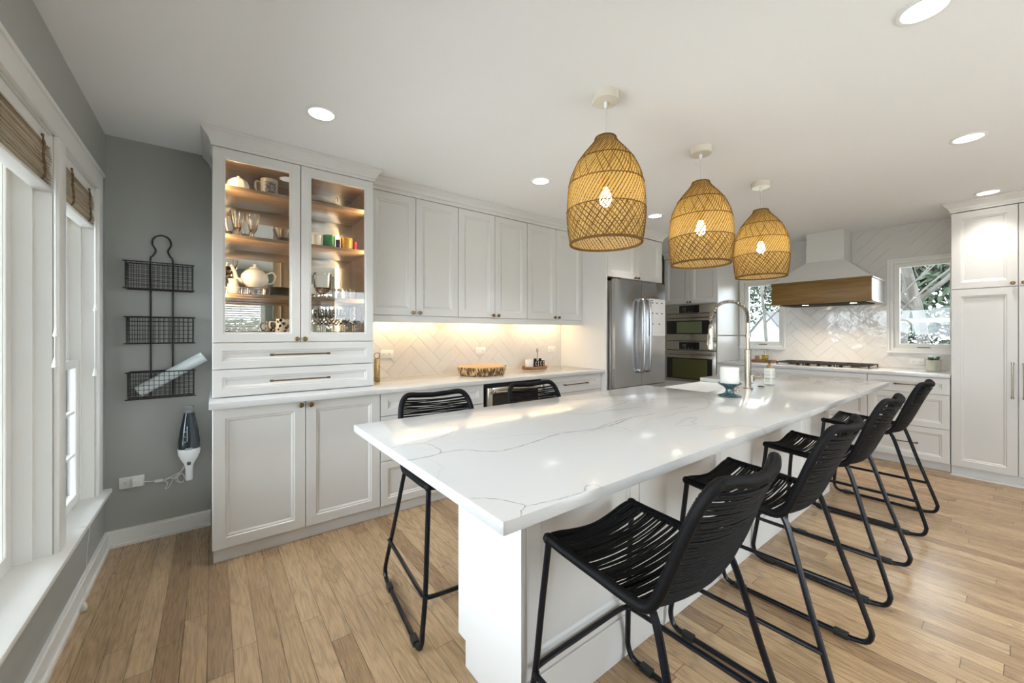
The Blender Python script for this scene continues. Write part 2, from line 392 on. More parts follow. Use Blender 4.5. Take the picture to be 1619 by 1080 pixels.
for ya, yb in ((-.262, -.172), (-.972, -.878), (-2.84, -2.742), (-3.31, -3.21), (-5.0, -4.9)): mb.box(.0005, .018, ya, yb, WZ0, WZ1-.008, .003)
struct(mb, 'trim_1', trimw)
struct(MB().box(-.16, .052, -5.05, -.150, WZ0-.020, WZ0+.003, .004).box(.0005, .016, -5.0, -.18, WZ0-.085, WZ0-.020, .003), 'trim_2', trimw)

# ---- range wall windows
def win_right(n, y0, y1, z0, z1, cas=.045):
    r = struct_root('window_%d' % n, (XR, (y0+y1)/2, z0))
    x = XR-.0005
    mb = MB()
    mb.box(x-.022, x, y0-.0, y0+cas*.5, z0, z1, .003).box(x-.022, x, y1-cas*.5, y1, z0, z1, .003).box(x-.022, x, y0+cas*.5, y1-cas*.5, z1-cas*.5, z1, .003)
    mb.box(x-.045, x, y0-.01, y1+.0, z0-.025, z0+.004, .004)
    mb.build('casing', trimw, r, smooth=False)
    a, b, c, d = y0+.02, y1-.02, z0+.004, z1-.02
    f = MB()
    for (i0, i1, xa, xb) in ((0, .03, .0, .09), (.03, .075, .035, .085)):
        f.box(XR+xa, XR+xb, a+i0, a+i1, c+i0, d-i0, .002).box(XR+xa, XR+xb, b-i1, b-i0, c+i0, d-i0, .002).box(XR+xa, XR+xb, a+i1, b-i1, c+i0, c+i1, .002).box(XR+xa, XR+xb, a+i1, b-i1, d-i1, d-i0, .002)
    f.build('sash', trimw, r, smooth=False)
    MB().box(XR+.055, XR+.060, a+.075, b-.075, c+.075, d-.075).build('pane', pane_m, r, smooth=False)
    MB().box(XR+.018, XR+.034, (a+b)/2-.05, (a+b)/2+.05, c+.030, c+.040, .003).build('crank_handle', brass, r)
    return r
win_right(3, -1.432, -.858, 1.105, 2.06)
win_right(4, -2.985, -2.418, 1.105, 2.13)

# ---- back wall (seen in the mirror and giving daylight)
r = struct_root('window_5', (.93, YB, .95)); mb = MB()
mb.box(.54, .62, YB, YB+.02, .87, 2.18).box(1.24, 1.32, YB, YB+.02, .87, 2.18).box(.62, 1.24, YB, YB+.02, 2.1, 2.18).box(.62, 1.24, YB, YB+.02, .87, .95).box(.92, .94, YB-.05, YB-.03, .95, 2.1)
mb.build('casing', trimw, r, smooth=False); MB().box(.62, 1.24, YB-.10, YB-.095, .95, 2.1).build('pane', pane_m, r, smooth=False)
mb = MB()
for i in range(27): mb.prism([(.63, YB+.034, .975+i*.042), (.63, YB+.046, 1.010+i*.042), (.63, YB+.048, 1.010+i*.042), (.63, YB+.036, .975+i*.042)], (.60, 0, 0))
mb.box(.63, 1.23, YB+.021, YB+.056, 2.10, 2.13)
single(mb, 'venetian_blind', trimw, (.93, YB+.04, .98), 'white slatted blind on the small window behind the viewer, seen in the cabinet mirror', 'blind', smooth=False)
r = struct_root('door_1', (3.0, YB, 0)); mb = MB()  # unseen glass door, added and sized to let daylight in
for a, b in ((2.3, 2.38), (2.96, 3.04), (3.62, 3.70)): mb.box(a, b, YB-.09, YB-.03, 0, 2.2)
mb.box(2.38, 3.62, YB-.09, YB-.03, 2.12, 2.2).box(2.38, 3.62, YB-.09, YB-.03, 0.0, .08).build('frame', trimw, r, smooth=False)
MB().box(2.38, 3.62, YB-.062, YB-.058, .08, 2.12).build('pane', pane_m, r, smooth=False)
single(MB().box(1.48, 1.95, YB+.004, YB+.30, 0, 2.35, .004).box(1.712, 1.718, YB+.30, YB+.302, .05, 2.3), 'tall_cabinet', tanwood, (1.7, YB+.15, 0), 'tan maple cupboard by the back wall, seen in the cabinet mirror', 'cupboard')

# ---- herringbone tiles
def clip(poly, ax, lim, keep_less):
    out = []
    for i in range(len(poly)):
        a, b = poly[i-1], poly[i]; ia = (a[ax] <= lim) if keep_less else (a[ax] >= lim); ib = (b[ax] <= lim) if keep_less else (b[ax] >= lim)
        if ia != ib:
            t = (lim-a[ax])/(b[ax]-a[ax]); out.append((a[0]+t*(b[0]-a[0]), a[1]+t*(b[1]-a[1])))
        if ib: out.append(b)
    return out
def herring(regions, mapf, nvec, W=.105, L=.315, gap=.0015, th=.006, o=(0, 0)):
    mb = MB(); c = math.sqrt(.5); rnd = random.Random(3)
    U0 = min(r[0] for r in regions); U1 = max(r[1] for r in regions); V0 = min(r[2] for r in regions); V1 = max(r[3] for r in regions)
    for i in range(-60, 60):
        for j in range(-30, 30):
            bx, by = i*W+j*L, i*W-j*L
            for q in ((bx, bx+L, by, by+W), (bx+L, bx+L+W, by+W-L, by+W)):
                g = gap/2; cs = [(q[0]+g, q[2]+g), (q[1]-g, q[2]+g), (q[1]-g, q[3]-g), (q[0]+g, q[3]-g)]
                pl = [((x-y)*c+o[0], (x+y)*c+o[1]) for x, y in cs]
                if max(p[0] for p in pl) < U0 or min(p[0] for p in pl) > U1 or max(p[1] for p in pl) < V0 or min(p[1] for p in pl) > V1: continue
                tx, ty = rnd.uniform(-.005, .005), rnd.uniform(-.005, .005); cx = sum(p[0] for p in pl)/4; cy = sum(p[1] for p in pl)/4
                for R in regions:
                    pp = clip(clip(clip(clip(pl, 0, R[0], False), 0, R[1], True), 1, R[2], False), 1, R[3], True)
                    if len(pp) < 3: continue
                    nv = Vector(nvec)
                    lo = [mb.bm.verts.new(mapf(*p)+nv*.0005) for p in pp]
                    hi = [mb.bm.verts.new(mapf(*p)+nv*(th+(p[0]-cx)*tx+(p[1]-cy)*ty)) for p in pp]
                    try:
                        mb.bm.faces.new(hi)
                        for k in range(len(pp)): mb.bm.faces.new((lo[k-1], lo[k], hi[k], hi[k-1]))
                    except ValueError: pass
    return mb
mb = herring([(1.452, 3.812, .914, 1.40)], lambda u, v: Vector((u, -.004, v)), (0, -1, 0))
t_ = struct(mb, 'wall_front_tiling', tile, smooth=False)
struct(MB().box(1.452, 3.812, -.004, -.0005, .914, 1.41), 'wall_front_grout', grout)
regs = [(-2.98, -2.418, .914, 1.08), (-2.98, -2.418, 2.13, H), (-2.418, -1.432, .914, H), (-1.432, -.858, .914, 1.08), (-1.432, -.858, 2.06, H)]
mb = herring(regs, lambda u, v: Vector((XR-.004, u, v)), (-1, 0, 0), o=(.08, .03))
struct(mb, 'wall_right_tiling', tile, smooth=False)
mb = MB()
for a, b, c_, d in regs: mb.box(XR-.004, XR-.0005, a, b, c_, d)
struct(mb, 'wall_right_grout', grout)

# ================================================================== CABINETS
def knob(parent, p, n, mat=brass):
    p = Vector(p); n = Vector(n); mb = MB(); ax = 'y' if abs(n.y) > .5 else 'x'; s = n.y if ax == 'y' else n.x
    mb.lathe([(0, 0), (.008, 0), (.006, .004*s), (.005, .010*s), (.012, .015*s), (.0155, .020*s), (.015, .025*s), (.011, .029*s), (0, .030*s)], 16, p, ax)
    return mb.build('knob', mat, parent)
def pull(parent, a, b, n, r=.005, out=.032, mat=brass, name='handle'):
    a, b, n = Vector(a), Vector(b), Vector(n); d = (b-a).normalized(); mb = MB()
    mb.tube([a+n*out, b+n*out], r, 10)
    for q in (a+d*.010, b-d*.010):
        mb.tube([q, q+n*(out+.001)], r*1.05, 10); mb.tube([q+n*(out)-d*.010, q+n*out+d*.010], r*1.45, 10)
    return mb.build(name, mat, parent)
YD = -.617   # plane of the buffet door fronts
G = .0021
def door_y(parent, x0, x1, z0, z1, y, name='door', kn=None, st=.058, mat=cab):
    o = MB().door((x0+G, y, z0+G), (1, 0, 0), (0, 0, 1), (0, -1, 0), x1-x0-2*G, z1-z0-2*G, st).build(name, mat, parent, smooth=False)
    if kn: knob(o, (kn[0], y, kn[1]), (0, -1, 0))
    return o
def door_x(parent, y0, y1, z0, z1, x, name='door', kn=None, st=.058, mat=cab):
    # front faces -x ; y0<y1
    o = MB().door((x, y1-G, z0+G), (0, -1, 0), (0, 0, 1), (-1, 0, 0), y1-y0-2*G, z1-z0-2*G, st).build(name, mat, parent, smooth=False)
    if kn: knob(o, (x, kn[0], kn[1]), (-1, 0, 0))
    return o
ZC, CT = .914, .034; ZB = ZC-CT
# base under the hutch
t = thing('base_cabinet', (.98, -.3, 0), 'white two-door base cabinet below the glass-front hutch', 'cabinet')
MB().box(.512, 1.4505, YD+.021, -.003, .079, ZB-.002).box(.519, 1.4505, -.5915, -.02, .0005, .079).build('body', cab, t, smooth=False)
door_y(t, .512, .981, .079, ZB-.003, YD, kn=(.953, .853)); door_y(t, .981, 1.4515, .079, ZB-.003, YD, kn=(1.009, .850))
# drawers left of the beverage cooler
t = thing('drawer_cabinet', (1.88, -.3, 0), 'white three-drawer base cabinet between hutch base and beverage cooler', 'cabinet')
MB().box(1.4525, 2.318, YD+.021, -.003, .079, ZB-.002).box(1.4525, 2.318, -.5915, -.02, .0005, .079).build('body', cab, t, smooth=False)
for z0, z1 in ((.075, .391), (.391, .711), (.711, ZB-.003)):
    o = door_y(t, 1.4525, 2.318, z0, z1, YD, 'drawer', st=.05); zz = (z0+z1)/2; pull(o, (1.79, YD, zz), (1.98, YD, zz), (0, -1, 0))
# beverage cooler
t = thing('beverage_cooler', (2.66, -.3, 0), 'stainless-framed black glass beverage cooler under the buffet worktop', 'fridge')
MB().box(2.322, 2.998, -.57, -.003, .0005, ZB-.004).build('body', darkhole, t, smooth=False)
mb = MB(); a, b, c_, d = 2.352, 2.968, .10, .835
for q in ((a, a+.05, c_, d), (b-.05, b, c_, d), (a+.05, b-.05, c_, c_+.05), (a+.05, b-.05, d-.05, d)): mb.box(q[0], q[1], -.625, -.575, q[2], q[3], .002)
o = mb.build('door', steel, t); MB().box(a+.05, b-.05, -.612, -.60, c_+.05, d-.05).build('glass', blackgl, o, smooth=False)
pull(o, (a+.06, -.625, .80), (b-.06, -.625, .80), (0, -1, 0), .008, .03, steel)
mb = MB()
for k in range(5): mb.box(2.36, 2.96, -.575, -.572, .02+k*.014, .026+k*.014)
mb.build('vent', steel, t, smooth=False)
# drawers right
t = thing('drawer_cabinet', (3.4, -.3, 0), 'white three-drawer base cabinet at the fridge end of the buffet', 'cabinet')
MB().box(3.001, 3.811, YD+.021, -.003, .079, ZB-.002).box(3.001, 3.811, -.5915, -.02, .0005, .079).build('body', cab, t, smooth=False)
for z0, z1 in ((.075, .391), (.391, .711), (.711, ZB-.003)):
    o = door_y(t, 3.002, 3.811, z0, z1, YD, 'drawer', st=.05); zz = (z0+z1)/2; pull(o, (3.24, YD, zz), (3.58, YD, zz), (0, -1, 0))
# buffet worktop
single(MB().box(.498, 3.812, -.668, -.0075, ZB, ZC, .003), 'worktop', quartz, (2.1, -.33, ZB), 'long white veined quartz worktop along the buffet wall', 'worktop')

# ---- hutch
HY = -.470
t = thing('display_hutch', (.98, -.24, ZC), 'tall white hutch with two glass doors, warm wood shelves and two drawers', 'cabinet')
hb = MB(); z0 = ZC+.001
x0, x1, yb = .512, 1.4515, -.003
hb.box(x0, x0+.018, HY+.021, yb, z0, 2.407).box(x1-.018, x1, HY+.021, yb, z0, 2.407)
hb.box(x0+.018, x1-.018, HY+.021, yb, z0, z0+.018).box(x0+.018, x1-.018, HY+.021, yb, 1.225, 1.243).box(x0+.018, x1-.018, HY+.021, yb, 2.389, 2.407)
hb.box(x0+.018, x1-.018, -.02, yb, z0+.018, 2.389).box(.965, .990, HY+.021, HY+.045, 1.243, 2.389)
hb.build('body', cab, t, smooth=False)
# wood lined interior
ib = MB(); ib.box(x0+.0185, x0+.030, -.445, -.0205, 1.2435, 2.3885).box(x1-.030, x1-.0185, -.445, -.0205, 1.2435, 2.3885).box(x0+.030, x1-.030, -.445, -.0205, 2.377, 2.3885)
ib.build('lining', shelfw, t, smooth=False)
MB().box(x0+.030, x1-.030, -.0245, -.0205, 1.2435, 2.377).build('mirror_back', mirror, t, smooth=False)
SH = [1.303, 1.545, 1.905, 2.200]
for z in SH: MB().box(x0+.0305, x1-.0305, -.435, -.0255, z-.022, z, .001).build('shelf', shelfw, t)
for (a, b, kx) in ((x0, .9765, .953), (.9765, x1, .999)):
    o = MB().door((a+G, HY, 1.243+G), (1, 0, 0), (0, 0, 1), (0, -1, 0), b-a-2*G, 2.407-1.243-2*G, .062, glass=True).build('door', cab, t, smooth=False)
    MB().box(a+.062, b-.062, HY+.009, HY+.012, 1.243+.062, 2.407-.062).build('pane', pane_m, o, smooth=False)
    knob(o, (kx, HY, 1.263), (0, -1, 0))
for z0_, z1_ in ((ZC+.003, 1.083), (1.083, 1.243)):
    o = door_y(t, x0, x1, z0_, z1_, HY, 'drawer', st=.045); zz = (z0_+z1_)/2+.002
    pull(o, (.80, HY, zz), (1.15, HY, zz), (0, -1, 0))
def crown(mb, pts, prof):
    # pts: list of (x, y, nx, ny) outline with mitre offsets; prof: (out, z)
    rows = [[mb.bm.verts.new((x+nx*o_, y+ny*o_, z)) for (x, y, nx, ny) in pts] for (o_, z) in prof]
    for A, B in zip(rows, rows[1:]):
        for k in range(len(pts)-1): mb.bm.faces.new((A[k], A[k+1], B[k+1], B[k]))
CP = [(-.004, 2.4075), (.006, 2.4075), (.007, 2.425), (.012, 2.430), (.016, 2.445), (.030, 2.462), (.042, 2.474), (.046, 2.480), (.050, 2.482), (.052, 2.4985), (-.004, 2.4985)]
mb = MB(); crown(mb, [(x0, -.003, -1, 0), (x0, HY, -1, -1), (x1, HY, 1, -1), (x1, -.34, 1, 0)], CP); mb.build('crown', cab, t, smooth=False, fixn=True)
# LED strips inside the hutch
for xx in (x0+.0325, x1-.0325): MB().box(xx-.002, xx+.002, -.443, -.437, 1.27, 2.36).build('light_strip', strip_e, t, smooth=False)

# ---- wall cabinets
UY = -.347
ux = [1.4535, 2.228, 3.013, 3.811]
labs = ['white double-door wall cabinet next to the hutch', 'middle white double-door wall cabinet above the wood slice platter', 'white double-door wall cabinet next to the fridge panel']
for i in range(3):
    a, b = ux[i]+.0005, ux[i+1]-.0005; m_ = (1.834, 2.623, 3.413)[i]
    t = thing('wall_cabinet', ((a+b)/2, -.17, 1.39), labs[i], 'cabinet', 'white wall cabinets over the buffet')
    MB().box(a, b, UY+.021, -.0115, 1.442, 2.405).box(a, b, UY+.022, UY+.040, 1.388, 1.442).box(a, b, UY+.006, UY+.021, 1.388, 1.439).build('body', cab, t, smooth=False)
    door_y(t, a, m_, 1.441, 2.404, UY, kn=(m_-.030, 1.466)); door_y(t, m_, b, 1.441, 2.404, UY, kn=(m_+.030, 1.466))
    MB().box(a+.05, b-.05, -.10, -.08, 1.436, 1.4415).build('light_strip', strip_e, t, smooth=False)
    CP2 = [(-.004, 2.4055), (.002, 2.4055), (.002, 2.432), (.010, 2.440), (.016, 2.462), (.032, 2.482), (.040, 2.4985), (-.004, 2.4985)]
    mb = MB(); crown(mb, [(a, UY, 0, -1), (b, UY, 0, -1)], CP2); mb.build('crown', cab, t, smooth=False)

# ---- fridge surround
t = thing('fridge_surround', (4.33, -.34, 0), 'white tall panel and two-door cabinet over the refrigerator', 'cabinet')
MB().box(3.8135, 3.838, -.68, -.003, .0005, 2.405).box(4.846, 4.868, -.68, -.003, .0005, 2.405).box(3.838, 4.846, -.659, -.003, 1.905, 2.405).build('body', cab, t, smooth=False)
door_y(t, 3.840, 4.343, 1.905, 2.404, -.68, kn=(4.313, 1.925)); door_y(t, 4.343, 4.846, 1.905, 2.404, -.68, kn=(4.373, 1.925))
mb = MB(); crown(mb, [(3.8135, -.395, -1, 0), (3.8135, -.68, -1, -1), (4.868, -.68, 1, -1), (4.868, -.003, 1, 0)], CP); mb.build('crown', cab, t, smooth=False)

# ---- refrigerator
t = thing('refrigerator', (4.33, -.36, 0), 'stainless french-door refrigerator beside the oven tower', 'refrigerator')
MB().box(3.872, 4.816, -.70, -.03, .02, 1.862, .004).build('body', P('grey_steel_side', (.40, .37, .33), .32, .8), t)
def curved_door(x0_, x1_, z0_, z1_, nm):
    mb = MB(); n_ = 14; pts = []
    for k in range(n_+1):
        f = k/n_; pts.append((x0_+(x1_-x0_)*f, -.752-.012*math.sin(PI*f), z0_))
    pts += [(x1_, -.705, z0_), (x0_, -.705, z0_)]
    mb.prism(pts, (0, 0, z1_-z0_)); return mb.build(nm, steelv, t, ang=.35)
dl = curved_door(3.873, 4.3435, .72, 1.875, 'door'); dr = curved_door(4.3465, 4.815, .72, 1.875, 'door'); fz = curved_door(3.873, 4.815, .06, .71, 'freezer_drawer')
for d_, xx in ((dl, 4.290), (dr, 4.400)):
    mb = MB(); mb.tube(crs([(xx, -.765, .875), (xx, -.815, .89), (xx, -.828, 1.05), (xx, -.832, 1.27), (xx, -.828, 1.5), (xx, -.815, 1.655), (xx, -.765, 1.67)], 6), .015, 12)
    mb.box(xx-.020, xx+.020, -.775, -.758, .86, .90, .003).box(xx-.020, xx+.020, -.775, -.758, 1.645, 1.685, .003); mb.build('handle', steelv, d_)
pull(fz, (3.95, -.762, .62), (4.74, -.762, .62), (0, -1, 0), .013, .055, steel)
MB().box(3.90, 3.97, -.75, -.60, 1.8765, 1.895, .004).build('hinge_cover', brass, t); MB().box(4.72, 4.79, -.75, -.60, 1.8765, 1.895, .004).build('hinge_cover', brass, t)
t = thing('paper_calendar', (4.62, -.775, 1.27), 'white paper calendar with rows of black marks on the fridge door', 'calendar')
MB().box(4.478, 4.789, -.7695, -.7675, 1.27, 1.695).build('sheet', paper, t, smooth=False)
mb = MB(); rnd = random.Random(5)
for (xx, zz) in ((4.50, 1.675), (4.51, 1.648), (4.60, 1.648), (4.70, 1.650), (4.51, 1.528), (4.60, 1.528), (4.70, 1.528), (4.51, 1.405), (4.65, 1.405)):
    for k in range(4): mb.box(xx+k*.010, xx+k*.010+.007, -.7702, -.7696, zz-.006, zz+.006)
mb.build('printed_marks', ink, t, smooth=False)
mb = MB()
for k in range(10): mb.box(4.49+k*.030, 4.4904+k*.030+.0006, -.7700, -.7696, 1.28, 1.64)
for k in range(4): mb.box(4.49, 4.78, -.7700, -.7696, 1.30+k*.118, 1.3008+k*.118)
mb.build('ruled_lines', P('pale_ruling', (.55, .52, .55), .6), t, smooth=False)

# ---- oven tower
OX = 5.95
t = thing('oven_tower_cabinet', (6.27, -.45, 0), 'white tall cabinet housing the two wall ovens', 'cabinet')
ob = MB(); y0, y1 = -.842, -.050
ob.box(OX+.021, XR-.006, y0, y0+.02, .0005, 2.405).box(OX+.021, XR-.006, y1-.02, y1, .0005, 2.405).box(OX+.021, XR-.006, y0+.02, y1-.02, 1.715, 2.405).box(OX+.021, XR-.006, y0+.02, y1-.02, .08, .605).box(OX+.06, XR-.006, y0+.02, y1-.02, .0005, .08).box(XR-.02, XR-.006, y0+.02, y1-.02, .605, 1.715)
ob.box(OX, OX+.021, y0, y0+.012, .08, 2.404).build('body', cab, t, smooth=False)
door_x(t, y0+.002, -.446, 1.722, 2.404, OX-.001, kn=(-.466, 1.745)); door_x(t, -.446, y1, 1.722, 2.404, OX-.001, kn=(-.426, 1.745))
o = door_x(t, y0+.002, y1, .08, .600, OX-.001, 'drawer'); pull(o, (OX, -.6, .45), (OX, -.29, .45), (-1, 0, 0))
mb = MB(); crown(mb, [(OX, y1, -1, 0), (OX, y0, -1, -1), (XR-.006, y0, 0, -1)], CP); mb.build('crown', cab, t, smooth=False)
def oven(z0_, z1_, zp, zw0, zw1, yw0, yw1, lab, nm, logo):
    t = thing(nm, (6.2, -.44, z0_), lab, 'oven'); ya, yb_ = -.826, -.074
    MB().box(OX-.0, XR-.03, ya+.01, yb_-.01, z0_+.003, z1_-.003).build('body', darkhole, t, smooth=False)
    p = MB().box(OX-.022, OX-.001, ya, yb_, zp+.006, z1_-.001, .003).build('control_panel', steel, t)
    MB().box(OX-.0235, OX-.0215, -.600, -.300, zp+.012, z1_-.016).build('display', blackgl, p, smooth=False)
    mb = MB().box(OX-.0225, OX-.0205, -.615, -.285, zp+.006, z1_-.010); mb.build('display_bezel', silver, p, smooth=False)
    mb = MB()
    for k in range(3): mb.box(OX-.0240, OX-.0236, -.50+k*.05, -.488+k*.05, zp+.026, zp+.030)
    for k in range(3):
        for j in range(3): mb.box(OX-.0240, OX-.0236, -.40+k*.018, -.394+k*.018, zp+.05+j*.016, zp+.054+j*.016)
    mb.build('display_digits', paper, p, smooth=False)
    mb = MB().box(OX-.030, OX-.001, ya, yb_, z0_+.001, zp-.002, .004); d = mb.build('door', steel, t)
    MB().box(OX-.0325, OX-.029, ya+.045, yb_-.038, zw0, zw1).build('door_glass', blackgl, d, smooth=False)
    MB().box(OX-.0335, OX-.0324, yw0, yw1, zw0+(.016), zw1-.016).build('window', winglass_u if logo else winglass_m, d, smooth=False)
    zh = zp-.045; mb = MB(); mb.tube([(OX-.07, ya+.02, zh), (OX-.07, yb_-.02, zh)], .013, 12)
    for yy in (ya+.05, yb_-.05): mb.tube([(OX-.029, yy, zh), (OX-.072, yy, zh)], .009, 8)
    mb.build('handle', steel, d)
    if logo: text_mesh('BOSCH', .030, lblgrey, 'logo_text', d, (OX-.0306, -.455, (z0_+zw0)/2+.004), (PI/2, 0, -PI/2))
    MB().box(OX-.0305, OX-.0298, ya+.335, ya+.345, (z0_+zw0)/2, (z0_+zw0)/2+.008).build('emblem', P('dark_red', (.2, .02, .02), .4), d, smooth=False) if logo else None
oven(1.190, 1.712, 1.578, 1.285, 1.480, -.640, -.268, 'upper stainless speed oven with green-tinted window in the tower', 'microwave_oven', True)
oven(.610, 1.186, 1.053, .640, .945, -.715, -.202, 'lower stainless wall oven with dark window in the tower', 'wall_oven', False)

# ---- range wall base run
def drawers_x(y0_, y1_, zs, lab, hy=None, hz_top=None):
    t = thing('drawer_cabinet', (6.27, (y0_+y1_)/2, 0), lab, 'cabinet')
    MB().box(OX+.021, XR-.006, y0_+.0005, y1_-.0005, .0795, ZB-.002).box(OX-.0+.05, XR-.02, y0_+.0005, y1_-.0005, .0005, .0795).build('body', cab, t, smooth=False)
    for a, b in zip(zs, zs[1:]):
        o = door_x(t, y0_, y1_, a, b, OX, 'drawer', st=.05); m_ = (y0_+y1_)/2; hw = hy if hy else .085; zz = (a+b)/2+.0
        pull(o, (OX, m_-hw, zz), (OX, m_+hw, zz), (-1, 0, 0), .0055)
    return t
drawers_x(-1.448, -.8425, (.079, .72, ZB-.003), 'white base cabinet between oven tower and cooktop drawers', .25)
drawers_x(-2.365, -1.449, (.079, .40, .72, ZB-.003), 'wide white drawer cabinet under the gas cooktop', .18)
drawers_x(-2.945, -2.366, (.079, .398, .720, ZB-.003), 'white three-drawer cabinet under the potted succulent', .085)
single(MB().box(5.927, XR-.0112, -2.9465, -.8435, ZB, ZC, .003), 'worktop', quartz, (6.26, -1.9, ZB), 'white quartz worktop along the range wall', 'worktop')
# pantry
t = thing('pantry_cabinet', (6.27, -3.34, 0), 'full-height white pantry cabinet at the right edge with four doors', 'cabinet')
py0, py1 = -3.716, -2.949
MB().box(OX+.021, XR-.018, py0, py1, .079, 2.405).box(OX-.05+.0, XR-.02, py0, py1, .0005, .001).box(5.995, XR-.02, py0, py1, .001, .079).build('body', cab, t, smooth=False)
for a, b, s in ((-3.3325, py1, -1), (py0, -3.3325, 1)):
    ky = a+.03 if s < 0 else b-.03
    door_x(t, a, b, 1.702, 2.404, OX, kn=(ky, 1.730)); o = door_x(t, a, b, .079, 1.698, OX)
    pull(o, (OX, ky, .74), (OX, ky, 1.05), (-1, 0, 0), .006, .035, nickel)
mb = MB(); crown(mb, [(XR-.018, py1, 0, 1), (OX, py1, -1, 1), (OX, py0, -1, 0)], CP); mb.build('crown', cab, t, smooth=False)

# ---- range hood
t = thing('range_hood', (6.3, -1.93, 1.64), 'white plaster range hood with a brown wood front apron over the cooktop', 'range hood')
hy0, hy1, hx = -2.392, -1.468, 6.0
hw_ = P('hood_plaster', (.70, .69, .66), .6)
mb = MB(); xb = XR-.012
lo = [(hx+.005, hy0+.005, 1.905), (hx+.005, hy1-.005, 1.905), (xb, hy1-.005, 1.905), (xb, hy0+.005, 1.905)]
mi = [(6.25, -2.108, 2.150), (6.25, -1.752, 2.150), (xb, -1.752, 2.150), (xb, -2.108, 2.150)]
tp = [(6.25, -2.108, 2.498), (6.25, -1.752, 2.498), (xb, -1.752, 2.498), (xb, -2.108, 2.498)]
R = [[mb.bm.verts.new(p) for p in q] for q in (lo, mi, tp)]
for A, B in zip(R, R[1:]):
    for k in range(4): mb.bm.faces.new((A[k], A[(k+1) % 4], B[(k+1) % 4], B[k]))
mb.bm.faces.new(R[0][::-1]); mb.bm.faces.new(R[-1])
mb.build('canopy', hw_, t, smooth=False)
MB().box(hx+.022, xb, hy0+.003, hy1-.003, 1.645, 1.904).build('side_box', trimw, t, smooth=False)
MB().box(hx, hx+.021, hy0, hy1, 1.652, 1.892, .001).build('apron', hoodw, t)
mb = MB().box(hx-.012, hx+.021, hy0-.008, hy1+.008, 1.888, 1.904, .003).box(hx-.010, hx+.021, hy0-.008, hy1+.008, 1.640, 1.654, .003); mb.build('apron_moulding', hoodw, t)
for yy, s in ((hy0, -1), (hy1, 1)):
    for za in (1.888, 1.639): MB().box(hx+.022, xb, yy+s*.010, yy, za, za+.015, .003).build('side_moulding', trimw, t)
o = MB().box(hx+.06, xb-.04, hy0+.07, hy1-.07, 1.632, 1.6445, .003).build('filter_panel', darkhole, t)
for yy in (-2.22, -1.78):
    MB().lathe([(0, 1.6300), (.028, 1.6300), (.030, 1.6318), (0, 1.6319)], 18, (6.12, yy, 0)).build('lamp_lens', hoodl_e, o)

# ---- cooktop
t = thing('gas_cooktop', (6.26, -1.93, ZC), 'stainless gas cooktop with black cast-iron grates below the hood', 'cooktop')
ca, cb_, cx0, cx1 = -2.375, -1.485, 6.01, 6.50
MB().box(cx0, cx1, ca, cb_, ZC+.0008, ZC+.009, .003).build('tray', steel, t)
for k in range(3):
    g0 = ca+.012+k*.2925; g1 = g0+.281; mb = MB(); z = ZC+.040
    for q in ((cx0+.05, cx1-.02, g0, g0+.012), (cx0+.05, cx1-.02, g1-.012, g1), (cx0+.05, cx0+.062, g0, g1), (cx1-.032, cx1-.02, g0, g1), (cx0+.245, cx0+.257, g0, g1)): mb.box(q[0], q[1], q[2], q[3], z-.012, z, .002)
    mb.box(cx0+.05, cx1-.02, (g0+g1)/2-.005, (g0+g1)/2+.005, z-.010, z+.002, .002)
    for xx in (cx0+.15, cx0+.36): mb.box(xx-.005, xx+.005, g0, g1, z-.010, z+.002, .002)
    for xx in (cx0+.052, cx1-.032):
        for yy in (g0, g1-.012): mb.box(xx, xx+.012, yy, yy+.012, ZC+.009, z-.010)
    mb.build('grate', grille, t)
for (xx, yy, rr) in ((6.16, -2.23, .04), (6.37, -2.23, .035), (6.26, -1.93, .055), (6.16, -1.63, .035), (6.37, -1.63, .04)):
    MB().lathe([(0, ZC+.024), (rr*.7, ZC+.024), (rr, ZC+.019), (rr, ZC+.014), (rr*1.25, ZC+.012), (rr*1.3, ZC+.009)], 20, (xx, yy, 0)).build('burner', grille, t)
for k in range(5):
    MB().lathe([(0, ZC+.030), (.015, ZC+.030), (.017, ZC+.012), (.019, ZC+.009)], 14, (6.033, -2.13+k*.10, 0)).build('control_knob', blackm, t)

# ================================================================== ISLAND
ix0, ix1, iy0, iy1, IT = .988, 4.727, -1.648, -2.718, .030
ZI = .914
t = thing('kitchen_island', (2.9, -2.19, 0), 'long white kitchen island base with panelled side and end', 'cabinet')
by0, by1 = -2.387, -1.985
ib = MB()
ib.prism([(1.30, by0, 0.0005), (1.30, by0, ZI-IT-.001), (1.30, by1, ZI-IT-.001), (1.30, by1, .10), (1.30, by1-.055, .10), (1.30, by1-.055, .0005)], (.02, 0, 0))
ib.box(1.3205, 3.0, by0+.021, by1-.02, .10, ZI-IT-.001).box(1.3205, 4.52, by0+.03, by1-.06, .0005, .10)
ib.box(3.00, 4.52, by0+.021, -1.70, .10, .640).box(3.0, 3.07, -2.10, -1.70, .640, ZI-IT-.001).box(3.90, 4.52, by0+.021, -1.70, .640, ZI-IT-.001).box(3.0, 4.52, by0+.021, -2.13, .640, ZI-IT-.001)
ib.box(3.0, 4.52, -2.04, -1.76, .0005, .10)
ib.box(1.3205, 4.55, by0-.004, by0+.021, .0005, .165, .002).box(4.52, 4.545, by0+.021, -1.70, .0005, ZI-IT-.001)
ib.build('body', cab, t, smooth=False)
for a, b in ((1.3215, 1.935), (1.935, 2.65), (2.65, 3.335), (3.335, 4.0), (4.0, 4.545)):
    mb = MB(); mb.door((a+G, by0, .168), (1, 0, 0), (0, 0, 1), (0, -1, 0), b-a-2*G, ZI-IT-.170, .058).build('side_panel', cab, t, smooth=False)
